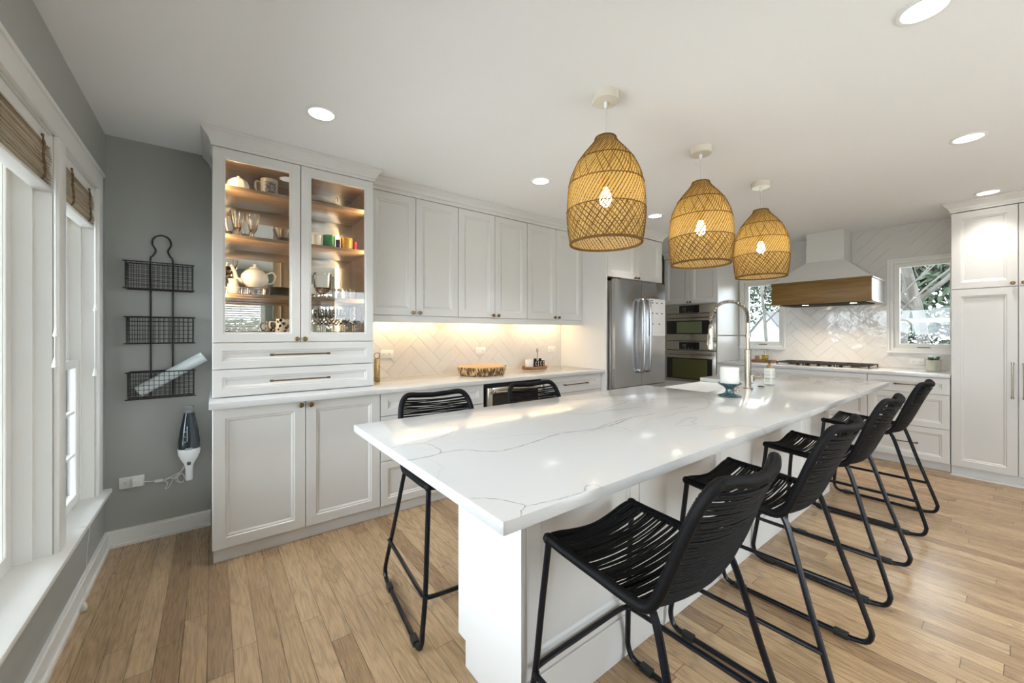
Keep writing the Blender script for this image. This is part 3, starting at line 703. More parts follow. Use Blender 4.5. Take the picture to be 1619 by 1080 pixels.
for a, b in ((1.3215, 1.88), (1.88, 2.44), (2.44, 2.998)): MB().door((b-G, by1, .102), (-1, 0, 0), (0, 0, 1), (0, 1, 0), b-a-2*G, ZI-IT-.105, .058).build('seating_panel', cab, t, smooth=False)
for a, b, c0, c1 in ((3.003, 3.484, .105, .635), (3.484, 3.965, .105, .635), (3.97, 4.52, .105, .875)):
    o = MB().door((b-G, -1.678, c0), (-1, 0, 0), (0, 0, 1), (0, 1, 0), b-a-2*G, c1-c0, .058).build('door', cab, t, smooth=False); knob(o, ((a+b)/2+.2*(1 if a < 3.4 else -1), -1.678, c1-.04), (0, 1, 0))
sx0, sx1, sy = 3.078, 3.888, -2.105
mb = MB(); poly = [(ix0, iy1), (ix1, iy1), (ix1, iy0), (sx1, iy0), (sx1, sy), (sx0, sy), (sx0, iy0), (ix0, iy0)]
mb.prism([(x, y, ZI-IT) for x, y in poly], (0, 0, IT))
es = [e for e in mb.bm.edges if abs(e.verts[0].co.z-e.verts[1].co.z) < 1e-5 or True]
bmesh.ops.bevel(mb.bm, geom=es, offset=.002, segments=2, affect='EDGES', profile=.5)
VEINS = [
([(0.975, -2.226), (1.058, -2.23), (1.11, -2.221), (1.179, -2.236), (1.223, -2.293), (1.272, -2.321), (1.347, -2.318), (1.437, -2.303), (1.562, -2.279), (1.658, -2.296), (1.811, -2.316), (2.053, -2.268)], 0.008),
([(0.995, -2.066), (1.046, -2.067), (1.105, -2.077), (1.171, -2.051), (1.247, -2.016), (1.287, -1.978)], 0.005),
([(1.306, -1.813), (1.303, -1.89), (1.316, -1.946)], 0.003),
([(1.105, -2.077), (1.117, -2.121), (1.115, -2.188), (1.102, -2.22)], 0.005),
([(0.993, -2.576), (1.029, -2.603), (1.057, -2.645), (1.074, -2.687)], 0.004),
([(1.074, -2.687), (1.137, -2.703), (1.203, -2.711), (1.238, -2.712)], 0.003),
([(1.077, -2.686), (1.052, -2.699), (1.031, -2.723)], 0.004),
([(1.849, -2.005), (1.933, -2.094), (2.046, -2.104), (2.235, -2.137)], 0.006),
([(1.818, -2.311), (1.844, -2.368), (1.823, -2.432)], 0.004),
([(1.238, -2.712), (1.265, -2.693), (1.289, -2.701), (1.291, -2.726)], 0.004),
([(3.051, -1.859), (3.044, -1.949), (2.973, -2.068), (2.879, -2.172), (2.82, -2.283)], 0.007),
([(2.012, -2.077), (2.171, -2.114), (2.305, -2.157)], 0.006),
([(1.739, -2.313), (1.857, -2.288), (2.031, -2.268), (2.146, -2.283), (2.241, -2.279)], 0.006),
([(2.349, -2.279), (2.518, -2.289)], 0.006),
([(2.114, -2.059), (2.201, -2.047), (2.418, -1.988)], 0.006),
(((3.6, -2.60), (3.85, -2.52), (4.1, -2.50), (4.35, -2.42)), .006), (((4.0, -2.30), (4.2, -2.36), (4.5, -2.34)), .004),
]
nf0 = len(mb.bm.faces); rv = random.Random(21)
for pts, wd in VEINS:
    pp = crs([(a, b, ZI+.00025) for a, b in pts], 10); n_ = len(pp); pr = None
    for i, q in enumerate(pp):
        tg = (pp[min(i+1, n_-1)]-pp[max(i-1, 0)]).normalized(); nn = Vector((-tg.y, tg.x, 0)); jit = nn*rv.uniform(-.0022, .0022)
        hw = wd*.5*(.35+.65*abs(math.sin(i*.37+wd*900)))*min(1, .3+min(i, n_-1-i)*.25)
        a = [mb.bm.verts.new(q+jit+nn*hw), mb.bm.verts.new(q+jit-nn*hw)]
        if pr:
            f = mb.bm.faces.new((pr[0], pr[1], a[1], a[0])); f.material_index = 1
        pr = a
it_ = single(mb, 'island_worktop', quartz, (2.86, -2.18, ZI-IT), 'large white veined quartz island top, widest slab in the room', 'worktop', fixn=False); it_.data.materials.append(P('quartz_vein', (.46, .445, .42), .14, spec=.4))
# farmhouse sink
t = thing('apron_sink', (3.483, -1.87, .64), 'white ceramic apron-front sink set into the island', 'sink')
mb = MB(); a, b, c_, d = sx0+.002, sx1-.002, sy+.002, -1.640; zt_ = ZI-IT-.002; zb_ = .645
oc = [(a, c_), (b, c_), (b, d), (a, d)]; ic = [(a+.022, c_+.022), (b-.022, c_+.022), (b-.022, d-.026), (a+.022, d-.026)]; fl = [(a+.045, c_+.045), (b-.045, c_+.045), (b-.045, d-.05), (a+.045, d-.05)]
RR = [[mb.bm.verts.new((x, y, z)) for x, y in q] for q, z in ((oc, zb_), (oc, zt_), (ic, zt_), (fl, zb_+.03))]
for A, B in zip(RR, RR[1:]):
    for k in range(4): mb.bm.faces.new((A[k], A[(k+1) % 4], B[(k+1) % 4], B[k]))
mb.bm.faces.new(RR[-1]); mb.bm.faces.new(RR[0][::-1])
bmesh.ops.bevel(mb.bm, geom=list(mb.bm.edges), offset=.006, segments=3, affect='EDGES', profile=.5)
o = mb.build('basin', ceramic, t); MB().lathe([(0, .680), (.04, .680), (.043, .678), (.043, .6765)], 18, (3.483, -1.88, 0)).build('drain', chrome, t)
# faucet
fx, fy = 3.452, -2.205
t = thing('spring_faucet', (fx, fy, ZI), 'tall brushed nickel spring faucet standing behind the island sink', 'faucet')
MB().lathe([(0, 0), (.030, 0), (.030, .006), (.020, .010), (.020, .26), (.0215, .262), (.0215, .27), (.013, .275), (0, .275)], 20, (0, 0, .0008)).build('column', nickel, t, local=True)
MB().tube([(0, 0, .27), (0, 0, .46)], .0105, 12).build('riser', nickel, t, local=True)
ds = Vector((-.35, .937, 0)); arc = []
Rr = .115
pa = [(0, 0, .455)] + [(ds.x*(Rr-Rr*math.cos(q)), ds.y*(Rr-Rr*math.cos(q)), .495+Rr*math.sin(q)) for q in [i*PI/10 for i in range(11)]] + [(ds.x*2*Rr, ds.y*2*Rr, .44)]
pth = crs(pa, 14)
MB().tube(pth, .0075, 8).build('hose', P('dark_hose', (.06, .06, .06), .5), t, local=True)
# spring as a helix around the path
hel = []; acc = 0; N_ = len(pth)
sub = crs(pth, 8)
for i in range(len(sub)-1):
    if i > len(sub)*.93: break
    tt = (sub[i+1]-sub[i]); acc += tt.length; tt.normalize(); n1 = tt.cross(Vector((ds.y, -ds.x, 0))).normalized(); n2 = tt.cross(n1)
    a_ = acc/.0105*2*PI; hel.append(sub[i]+(n1*math.cos(a_)+n2*math.sin(a_))*.0135)
# resample densely enough for the coils
hel2 = []; acc = 0; step = .0009; i = 0; L_ = 0
lens = [0.0]
for k in range(len(sub)-1): lens.append(lens[-1]+(sub[k+1]-sub[k]).length)
tot = lens[-1]*.92; s_ = .0; k = 0
while s_ < tot:
    while lens[k+1] < s_: k += 1
    f = (s_-lens[k])/(lens[k+1]-lens[k]); p = sub[k].lerp(sub[k+1], f); tt = (sub[k+1]-sub[k]).normalized(); n1 = Vector((ds.y, -ds.x, 0)); n2 = tt.cross(n1).normalized(); n1 = n2.cross(tt)
    a_ = s_/.0075*2*PI; hel2.append(p+(n1*math.cos(a_)+n2*math.sin(a_))*.0130); s_ += step
MB().tube(hel2, .0021, 4).build('spring', nickel, t, local=True)
e_ = Vector(pa[-1])
mb = MB().lathe([(0, .03), (.010, .03), (.014, .02), (.017, -.01), (.017, -.09), (.022, -.135), (.022, -.15), (0, -.15)], 18, e_+Vector((0, 0, -.02))); mb.build('spray_head', nickel, t, local=True)
mb = MB().tube([e_+Vector((-.028, .0, -.06)), e_+Vector((-.040, .0, -.10)), e_+Vector((-.044, 0, -.14))], .007, 8); mb.build('spray_lever', nickel, t, local=True)
mb = MB().tube([(0, 0, .37), (ds.x*.205, ds.y*.205, .37)], .0045, 8).lathe([(.0185, -.008), (.025, -.008), (.025, .008), (.0185, .008), (.0185, -.008)], 16, e_+Vector((0, 0, .37-e_.z))).lathe([(.011, -.01), (.017, -.01), (.017, .01), (.011, .01)], 14, (0, 0, .37)); mb.build('holder_arm', nickel, t, local=True)
mb = MB().tube([(0, 0, .075), (.02, -.035, .078), (.05, -.075, .082)], .008, 10).lathe([(0, -.02), (.014, -.02), (.014, .02), (0, .02)], 14, (.012, -.022, .076)); mb.build('lever_handle', nickel, t, local=True)
t = thing('filter_tap', (3.30, -2.19, ZI), 'small nickel side tap with white porcelain knob beside the spring faucet', 'tap')
MB().lathe([(0, 0), (.024, 0), (.022, .006), (.012, .010), (.012, .05), (.015, .055), (.010, .06), (0, .06)], 16, (0, 0, .0008)).build('body', nickel, t, local=True)
MB().lathe([(0, .058), (.018, .062), (.024, .075), (.018, .088), (0, .092)], 18, (0, 0, 0)).build('porcelain_knob', ceramic, t, local=True)
single(MB().lathe([(0, .006), (.016, .006), (.02, .004), (.021, .0008), (0, .0008)], 18, (3.66, -2.21, ZI)), 'air_switch', rubber, (3.66, -2.21, ZI), 'round black button set in the worktop beside the soap bottle', 'button')
# soap bottle
t = thing('soap_bottle', (3.84, -2.20, ZI), 'frosted square soap bottle with brown pump on the island', 'soap bottle')
MB().box(-.038, .038, -.026, .026, .001, .125, .010).build('bottle', frost, t, local=True)
MB().lathe([(0, .124), (.018, .124), (.017, .134), (.013, .142), (.013, .152), (0, .152)], 16).build('collar', P('amber_collar', (.35, .20, .07), .3), t, local=True)
mb = MB().lathe([(.006, .150), (.006, .172), (.012, .174), (.012, .186), (0, .188)], 12).tube([(0, 0, .181), (-.025, .01, .181), (-.032, .012, .172)], .005, 8); mb.build('pump', P('brown_pump', (.05, .018, .012), .3), t, local=True)
mb = MB()
for zz, w_ in ((.100, .03), (.092, .04), (.078, .045), (.072, .045), (.050, .048), (.046, .048), (.038, .03), (.026, .03)):
    mb.box(-.0387, -.0381, -w_/2*.8, w_/2*.8, zz, zz+.0025)
    mb.box(-w_/2, w_/2, -.0267, -.0261, zz, zz+.0025)
mb.build('label_print', lblgrey, t, local=True, smooth=False)
# candle on holder
t = thing('candle_holder', (3.030, -2.268, ZI), 'teal pedestal candle holder on the island', 'candle holder')
MB().lathe([(0, .001), (.062, .001), (.063, .006), (.050, .010), (.030, .018), (.022, .030), (.022, .046), (.034, .060), (.058, .072), (.066, .080), (.064, .084), (.050, .079), (0, .076)], 32, fn=lambda a, h: 1+.05*math.sin(8*a)*(1 if h < .012 else .3)).build('pedestal', teal, t, local=True)
single(MB().lathe([(0, .077), (.050, .077), (.052, .080), (.052, .172), (.050, .176), (.040, .172), (0, .166)], 32, (3.030, -2.268, ZI+.002)), 'pillar_candle', wax, (3.030, -2.268, ZI+.077), 'thick white pillar candle on the teal holder', 'candle')

# ================================================================== STOOLS
def make_stool(label):
    t = thing('bar_stool', (0, 0, 0), label, 'stool', 'black rope bar stools around the island')
    railR = crs([(.214, .222, .655), (.217, .15, .648), (.219, .03, .640), (.219, -.08, .631), (.218, -.125, .634), (.216, -.152, .662), (.212, -.185, .742), (.206, -.217, .832), (.198, -.243, .900), (.182, -.262, .943), (.150, -.278, .966), (.08, -.300, .960), (0, -.307, .955)], 8)
    full = railR + [Vector((-p.x, p.y, p.z)) for p in reversed(railR[:-1])]
    # densify for the wrapped rib texture
    def dens(pts, st):
        out = []; 
        for a, b in zip(pts, pts[1:]):
            k = max(1, int((b-a).length/st)); out += [a.lerp(b, i/k) for i in range(k)]
        return out+[pts[-1]]
    dn = dens(full, .0032)
    MB().tube(dn, lambda i: .0140+(.0013 if i % 2 else 0), 10).build('wrapped_rail', rope, t, local=True, ang=1.2)
    fr = dens(crs([(.214, .222, .655), (.17, .226, .650), (.08, .224, .634), (0, .222, .628), (-.08, .224, .634), (-.17, .226, .650), (-.214, .222, .655)], 6), .0032)
    mb = MB().tube(fr, lambda i: .0125+(.0013 if i % 2 else 0), 10)
    for s in (1, -1): mb.lathe([(0, -.018), (.013, -.012), (.018, 0), (.013, .012), (0, .018)], 12, (s*.215, .223, .655))
    mb.build('front_rail', rope, t, local=True, ang=1.2)
    # cords
    seat = [p for p in railR if p.y > -.12]; back = [p for p in railR if p.y < -.12 and p.x > .180]
    rnd = random.Random(11)
    def cords(mb, path, step, dirf, dense, lay):
        L = [0.0]
        for a, b in zip(path, path[1:]): L.append(L[-1]+(b-a).length)
        s = .004; k = 0
        while s < L[-1]:
            while k < len(L)-2 and L[k+1] < s: k += 1
            f = (s-L[k])/max(L[k+1]-L[k], 1e-6); p = path[k].lerp(path[min(k+1, len(path)-1)], f)
            q = s/L[-1]; sag, nv = dirf(q)
            sh = rnd.uniform(-.004, .004); sk = rnd.uniform(-.006, .006)
            tng = (path[min(k+1, len(path)-1)]-path[k]).normalized()
            pts = []
            for i in range(9):
                e = i/8*2-1; c = 1-e*e
                pts.append(Vector((p.x*e, p.y, p.z))+nv*(sag*c+lay)+tng*(sk*e+sh*c))
            mb.tube(pts, .0031, 5, cap=False)
            s += step*(.72 if dense(q) else rnd.choice((1.0, 1.05, 1.25)))
    mb = MB()
    sd = lambda q: ((.026*(1-q*.3)), Vector((0, 0, -1)))
    cords(mb, seat, .0098, sd, lambda q: q < .30, .004); cords(mb, seat, .0104, sd, lambda q: q < .30, -.006)
    mb.build('seat_weave', rope, t, local=True)
    mb = MB(); bd = lambda q: (.032+.012*q, Vector((0, -.93, -.3)))
    cords(mb, back, .0078, bd, lambda q: .2 < q < .7, .005); cords(mb, back, .0082, bd, lambda q: .2 < q < .7, -.006)
    mb.build('back_weave', rope, t, local=True)
    for s in (1, -1):
        front = crs([(s*.214, .222, .642), (s*.228, .242, .42), (s*.240, .256, .23), (s*.256, .270, .105), (s*.260, .272, .060), (s*.262, .258, .025), (s*.264, .235, .013)], 6)
        rear = crs([(s*.264, -.245, .013), (s*.264, -.290, .025), (s*.262, -.308, .060), (s*.256, -.300, .11), (s*.230, -.222, .36), (s*.206, -.148, .605), (s*.202, -.112, .625)], 6)
        MB().tube(front, .0105, 10).build('leg', blackm, t, local=True); MB().tube(rear, .0105, 10).build('leg', blackm, t, local=True)
        o = MB().tube([(s*.264, .236, .013), (s*.264, -.246, .013)], .0105, 10).build('runner', blackm, t, local=True)
        for q in (.165, -.235): MB().box(s*.264-.0135, s*.264+.0135, q, q+.05, .0008, .027, .003).build('foot_pad', rubber, o, local=True)
    fr = crs([(-.252, -.268, .225), (-.250, .0, .225), (-.248, .22, .225), (-.238, .252, .225), (-.21, .270, .225), (0, .272, .225), (.21, .270, .225), (.238, .252, .225), (.248, .22, .225), (.250, 0, .225), (.252, -.268, .225)], 5)
    MB().tube(fr, .0095, 10).build('footrest', blackm, t, local=True)
    return t
st0 = make_stool('nearest black rope bar stool, in the front by the island corner')
st0.location = (1.570, -2.678, 0)
spots = [(2.390, -2.682, .02, 'black rope bar stool second from the front on the right side of the island'),
         (3.285, -2.676, 0, 'black rope bar stool third from the front on the right side of the island'),
         (4.345, -2.680, 0, 'farthest black rope bar stool on the right side, near the range drawers'),
         (1.470, -1.648, PI-.10, 'black rope bar stool on the buffet side near the hutch'),
         (2.190, -1.648, PI-.04, 'black rope bar stool on the buffet side before the beverage cooler')]
for x, y, rz, lb in spots: copy_thing(st0, (x, y, 0), rz, lb)

# ================================================================== PENDANTS
def make_pendant(label):
    t = thing('pendant_lamp', (0, 0, 0), label, 'lamp', 'woven rattan pendant lamps over the island')   # origin at the top of the shade
    prof = [(0, .050), (-.018, .056), (-.045, .078), (-.075, .104), (-.105, .127), (-.14, .148), (-.195, .172), (-.26, .186), (-.33, .191), (-.40, .191), (-.46, .186), (-.50, .180), (-.533, .174)]
    def rad(z):
        for (a, ra), (b, rb) in zip(prof, prof[1:]):
            if b <= z <= a: f = (a-z)/(a-b); return ra+(rb-ra)*f
        return prof[-1][1] if z < -.5 else prof[0][1]
    def strand(mb, th0, slope, z0, z1, wd, off, n=22):
        pr = None; th = th0
        for i in range(n+1):
            z = z0+(z1-z0)*i/n; r = rad(z)+off
            if i: th += slope*((z1-z0)/n)/max(r, .07)
            # ribbon lying in the surface, width across the strand direction
            tdir = Vector((-math.sin(th)*slope, math.cos(th)*slope, 1)).normalized(); nr = Vector((math.cos(th), math.sin(th), 0)); sd = tdir.cross(nr).normalized()
            c = Vector((r*math.cos(th), r*math.sin(th), z)); w_ = wd*min(1, .35+.65*r/.19)
            q = [mb.bm.verts.new(c+sd*w_/2), mb.bm.verts.new(c+nr*.0013), mb.bm.verts.new(c-sd*w_/2), mb.bm.verts.new(c-nr*.0013)]
            if pr:
                for k in range(4): mb.bm.faces.new((pr[k], pr[(k+1) % 4], q[(k+1) % 4], q[k]))
            pr = q
    rnd = random.Random(2); mb = MB(); N = 66
    for k in range(N): strand(mb, 2*PI*k/N+rnd.uniform(-.006, .006), .62, -.004, -.528, .0082, 0)
    mb.build('reed_shell', rattan, t, local=True, fixn=False)
    mb = MB()
    for k in range(N): strand(mb, 2*PI*(k+.5)/N+rnd.uniform(-.01, .01), .62, -.004, -.528, .0030, .0008)  # dark strands stand in for the shading between the light reeds
    mb.build('gap_shade_strands', rattan_d, t, local=True, fixn=False)
    mb = MB()
    for k in range(22): strand(mb, 2*PI*k/22+rnd.uniform(-.06, .06), -.42, -.12, -.235, .0034, .0022, 10)
    for k in range(12): strand(mb, 2*PI*k/12+rnd.uniform(-.1, .1), .45, -.12, -.235, .0034, .0022, 10)
    for k in range(46): strand(mb, 2*PI*k/46, .75, -.004, -.12, .0042, .0020, 10)
    mb.build('upper_cross_weave', rattan_d, t, local=True, fixn=False)
    mb = MB()
    for k in range(42): strand(mb, 2*PI*k/42+rnd.uniform(-.03, .03), -.95, -.372, -.525, .0046, .0022, 12)
    for k in range(26): strand(mb, 2*PI*k/26+rnd.uniform(-.03, .03), .70, -.372, -.525, .0046, .0022, 12)
    mb.build('lower_cross_weave', rattan_d, t, local=True, fixn=False)
    for z in (-.122, -.238, -.368):
        mb = MB()
        pts = [(math.cos(a)*(rad(z)+.002), math.sin(a)*(rad(z)+.002), z+.0018*math.sin(a*60)) for a in [2*PI*i/180 for i in range(180)]]
        mb.tube(pts, .0028, 5, closed=True); mb.build('hoop', rattan_d, t, local=True)
    for z, rr, nm_ in ((-.002, .0045, 'top_ring'), (-.529, .0065, 'bottom_rim')):
        mb = MB()
        pts = [(math.cos(a)*rad(z), math.sin(a)*rad(z), z) for a in [2*PI*i/72 for i in range(72)]]; mb.tube(pts, rr, 6, closed=True); mb.build(nm_, rattan_d, t, local=True)
    MB().lathe([(0, .220), (.068, .220), (.068, .214), (.066, .184), (.062, .180), (0, .180)], 32).build('ceiling_canopy', cream, t, local=True)
    MB().lathe([(.006, .180), (.009, .180), (.009, .158), (.004, .150)], 12).build('cord_grip', plas, t, local=True)
    MB().tube([(0, 0, .182), (0, 0, -.205)], .0032, 8).build('cord', P('clear_cord', (.62, .62, .62), .3), t, local=True)
    MB().lathe([(0, -.19), (.018, -.19), (.020, -.20), (.020, -.245), (.016, -.25), (0, -.25)], 16).build('socket', P('brass_socket', (.45, .30, .10), .35, 1.0), t, local=True)
    MB().lathe([(0, -.2505), (.013, -.252), (.016, -.262), (.026, -.285), (.030, -.308), (.025, -.330), (.012, -.343), (0, -.346)], 20).build('bulb', bulb_e, t, local=True)
    return t
p0 = make_pendant('nearest and largest-looking woven rattan pendant lamp over the island'); p0.location = (2.083, -2.088, H-.2205)
copy_thing(p0, (3.033, -2.088, H-.2205), .9, 'middle woven rattan pendant lamp over the island'); copy_thing(p0, (3.988, -2.088, H-.2205), 2.1, 'farthest woven rattan pendant lamp, nearest the range hood')

# ---- recessed ceiling lights
lb = ['recessed ceiling light above the hutch corner', 'recessed ceiling light above the wall cabinets', 'recessed ceiling light near the refrigerator', 'recessed ceiling light at the top right of the photo', 'recessed ceiling light right of the pendants', 'recessed ceiling light in front of the pantry crown']
def make_down(label, loc):
    t = thing('recessed_light', (0, 0, 0), label, 'ceiling light', 'recessed ceiling lights')
    MB().lathe([(.062, -.0005), (.080, -.0005), (.080, -.004), (.076, -.006), (.064, -.005), (.062, -.002)], 36).build('trim_ring', plas, t, local=True)
    MB().lathe([(0, -.0010), (.0618, -.0010), (.0618, -.0035), (0, -.0035)], 36).build('lens', lens_e, t, local=True)
    t.location = loc; return t
dpos = [(.987, -1.035), (2.568, -1.050), (4.110, -1.070), (2.606, -3.140), (4.202, -3.155), (5.763, -3.175)]
d0 = make_down(lb[0], (dpos[0][0], dpos[0][1], H))
for i in range(1, 6): copy_thing(d0, (dpos[i][0], dpos[i][1], H), 0, lb[i])
def area(name, loc, rot, size, power, col, size_y=None, spread=None, portal=False):
    l = bpy.data.lights.new(name, 'AREA'); l.energy = power; l.color = col
    if size_y: l.shape = 'RECTANGLE'; l.size = size; l.size_y = size_y
    else: l.shape = 'DISK'; l.size = size
    if spread: l.spread = spread
    if portal: l.cycles.is_portal = True
    o = bpy.data.objects.new(name, l); o.location = loc; o.rotation_euler = rot; COL.objects.link(o); return o
for i, (x, y) in enumerate(dpos): area('downlight_glow', (x, y, H-.006), (0, 0, 0), .12, DOWN_W, (1, .96, .90), spread=1.5)
for x, y in ((.987, -3.2), (1.8, -4.9), (3.4, -4.9), (5.0, -4.9)): area('downlight_glow', (x, y, H-.006), (0, 0, 0), .12, DOWN_W, (1, .96, .90), spread=1.5)  # unseen downlights added for extra room light, no fixtures built
for i in range(3): area('under_cabinet_glow', ((ux[i]+ux[i+1])/2, -.09, 1.434), (0, 0, 0), .66, STRIP_W, (1, .70, .36), size_y=.012)
area('hutch_glow', (x0+.040, -.440, 1.83), (0, -PI/2, 0), 1.05, HUTCH_W, (1, .74, .45), size_y=.006)
area('hutch_glow', (x1-.040, -.440, 1.83), (0, PI/2, 0), 1.05, HUTCH_W, (1, .74, .45), size_y=.006)
for yy in (-2.22, -1.78): area('hood_lamp_glow', (6.12, yy, 1.628), (0, 0, 0), .055, 2.2, (1, .84, .64), spread=2.2)
# window portals guide the sky light in
area('sky_portal', (-.18, -1.86, 1.25), (0, -PI/2, 0), 1.7, 1, (1, 1, 1), size_y=1.78, portal=True)
area('sky_portal', (-.18, -.57, 1.25), (0, -PI/2, 0), 1.7, 1, (1, 1, 1), size_y=.62, portal=True)
area('sky_portal', (-.18, -4.1, 1.25), (0, -PI/2, 0), 1.7, 1, (1, 1, 1), size_y=1.6, portal=True)
area('sky_portal', (XR+.17, -1.145, 1.58), (0, PI/2, 0), .95, 1, (1, 1, 1), size_y=.57, portal=True)
area('sky_portal', (XR+.17, -2.70, 1.61), (0, PI/2, 0), 1.0, 1, (1, 1, 1), size_y=.57, portal=True)
area('sky_portal', (3.0, YB-.18, 1.1), (PI/2, 0, 0), 1.4, 1, (1, 1, 1), size_y=2.2, portal=True)
area('sky_portal', (.93, YB-.18, 1.52), (PI/2, 0, 0), .62, 1, (1, 1, 1), size_y=1.15, portal=True)

# ================================================================== LEFT WALL THINGS
def shade(y0_, y1_, label, cords_):
    t = thing('bamboo_shade', (-.03, (y0_+y1_)/2, 1.87), label, 'window shade', 'rolled-up bamboo shades')
    MB().box(-.046, -.006, y0_+.004, y1_-.004, 2.050, 2.094, .003).build('headrail', trimw, t)
    mb = MB(); rnd = random.Random(int(abs(y0_)*100))
    # stacked folds of thin reeds
    for f in range(5):
        xo = -.040+.009*f
        for k in range(16):
            z = 2.056-.011*k-.003*f; 
            if z < 1.885+.004*(4-f): continue
            xx = xo+.003*math.sin(k*.9+f); rr = rnd.uniform(.0022, .0034)
            mb.tube([(xx, y0_+.012, z), (xx+rnd.uniform(-.001, .001), (y0_+y1_)/2, z-.004*math.sin(k)), (xx, y1_-.014, z)], rr, 5)
    mb.build('reeds', bamboo, t)
    n_ = 2 if y1_-y0_ < 1 else 4
    for k in range(n_):
        mb = MB()
        yy = y1_-.13-k*(y1_-y0_-.30)/max(n_-1, 1)
        mb.tube(crs([(.001, yy, 2.06), (.004, yy+.008, 2.02), (.005, yy-.006, 1.98), (.006, yy+.008, 1.94), (.005, yy, 1.895), (-.02, yy, 1.878)], 6), lambda i: .004+.0012*math.sin(i*1.7), 6); mb.build('binding_tape', weave, t)
    MB().box(-.046, .004, y0_+.008, y1_-.008, 1.868, 1.882, .003).build('bottom_rail', trimw, t)
    for (yy, z_) in cords_:
        mb = MB().tube([(.022, yy, 2.05), (.024, yy, z_+.03)], .0012, 5); c = mb.build('pull_cord', trimw, t)
        MB().lathe([(0, .034), (.004, .034), (.006, .02), (.010, .0), (.008, -.004), (0, -.004)], 10, (.024, yy, z_)).build('tassel', plas, c)
shade(-2.75, -.97, 'rolled-up bamboo shade on the large near window', [(-1.045, 1.29), (-1.058, 1.17)])
shade(-.88, -.26, 'rolled-up bamboo shade on the narrow window by the corner', [(-.385, 1.42), (-.400, 1.08)])
# long loose cord
t = thing('loose_blind_cord', (.03, -.7, .02), 'thin white cord hanging over the window sill to the baseboard', 'cord')
MB().tube(crs([(-.02, -.72, .398), (.052, -.722, .405), (.060, -.722, .38), (.052, -.718, .30), (.046, -.710, .15), (.040, -.705, .055)], 6), .0013, 5).build('cord', trimw, t)
MB().lathe([(0, .05), (.004, .05), (.010, .034), (.012, .022), (.008, .008), (0, .006)], 12, (.040, -.705, 0)).build('acorn', cream, t)

# wire rack
t = thing('wire_wall_rack', (.26, -.06, .89), 'black wire three-basket wall rack with a looped top on the grey wall', 'wall rack')
mb = MB()
for s in (-1, 1): pass
loop = crs([(.205, -.012, .905), (.205, -.012, 1.2), (.205, -.012, 1.5), (.203, -.012, 1.755), (.214, -.012, 1.790), (.228, -.012, 1.825), (.212, -.012, 1.868), (.222, -.012, 1.908), (.256, -.012, 1.925), (.290, -.012, 1.910), (.302, -.012, 1.870), (.286, -.012, 1.828), (.298, -.012, 1.792), (.310, -.012, 1.755), (.310, -.012, 1.5), (.310, -.012, 1.2), (.310, -.012, .905)], 7)
mb.tube(loop, .0045, 8); mb.build('hanger_rod', blackwire, t)
def basket(z0_, z1_, xa, xb_):
    mb = MB(); ya, yb_ = -.115, -.018; rr = .0038
    for z in (z0_, z1_): mb.tube(crs([(xa, yb_, z), (xa+.002, ya+.01, z), (xa+.012, ya, z), (xb_-.012, ya, z), (xb_-.002, ya+.01, z), (xb_, yb_, z)], 4) + [], rr, 6)
    for z in (z0_, z1_): mb.tube([(xa, yb_, z), (xb_, yb_, z)], rr, 6)
    w_ = .0014
    for k in range(1, 6):
        z = z0_+(z1_-z0_)*k/6; mb.tube([(xa, yb_, z), (xa, ya+.004, z), (xb_, ya+.004, z), (xb_, yb_, z), (xa, yb_, z)], w_, 4)
    nx = 13
    for k in range(nx+1):
        x = xa+.003+(xb_-xa-.006)*k/nx; mb.tube([(x, yb_, z1_), (x, yb_, z0_), (x, ya+.002, z0_), (x, ya+.002, z1_)], w_, 4)
    for k in range(5):
        y = ya+(yb_-ya)*k/4; mb.tube([(xa, y, z1_), (xa, y, z0_), (xb_, y, z0_), (xb_, y, z1_)], w_, 4)
    mb.build('basket', blackwire, t)
basket(1.572, 1.735, .100, .412); basket(1.238, 1.400, .105, .415); basket(.900, 1.062, .110, .418)
# rolled paper tube in the lowest basket
a_, b_ = Vector((.155, -.066, .942)), Vector((.470, -.075, 1.148)); dv = (b_-a_).normalized()
n1 = dv.cross(Vector((0, 1, 0))).normalized(); n2 = dv.cross(n1)
mb = MB(); rings = []
for (q, rr) in ((0, .034), (1, .034), (1, .030), (.0, .028)):
    c = a_.lerp(b_, q); rings.append([mb.bm.verts.new(c+(n1*math.cos(k*PI/14)+n2*math.sin(k*PI/14))*rr) for k in range(28)])
for A, B in zip(rings, rings[1:]):
    for k in range(28): mb.bm.faces.new((A[k], A[(k+1) % 28], B[(k+1) % 28], B[k]))
for k in range(28): mb.bm.faces.new((rings[3][k], rings[3][(k+1) % 28], rings[0][(k+1) % 28], rings[0][k]))
t = thing('rolled_paper', a_, 'pale grey-white rolled paper tube sticking out of the lowest wire basket', 'paper roll')
mb.build('tube', P('pale_roll', (.62, .66, .66), .5), t)
mb = MB(); rings = []
for q in (.02, .985):
    c = a_.lerp(b_, q); rings.append([mb.bm.verts.new(c+(n1*math.cos(k*PI/10)+n2*math.sin(k*PI/10))*.027) for k in range(20)])
for k in range(20): mb.bm.faces.new((rings[0][k], rings[0][(k+1) % 20], rings[1][(k+1) % 20], rings[1][k]))
mb.build('inner_sheet', ink, t)

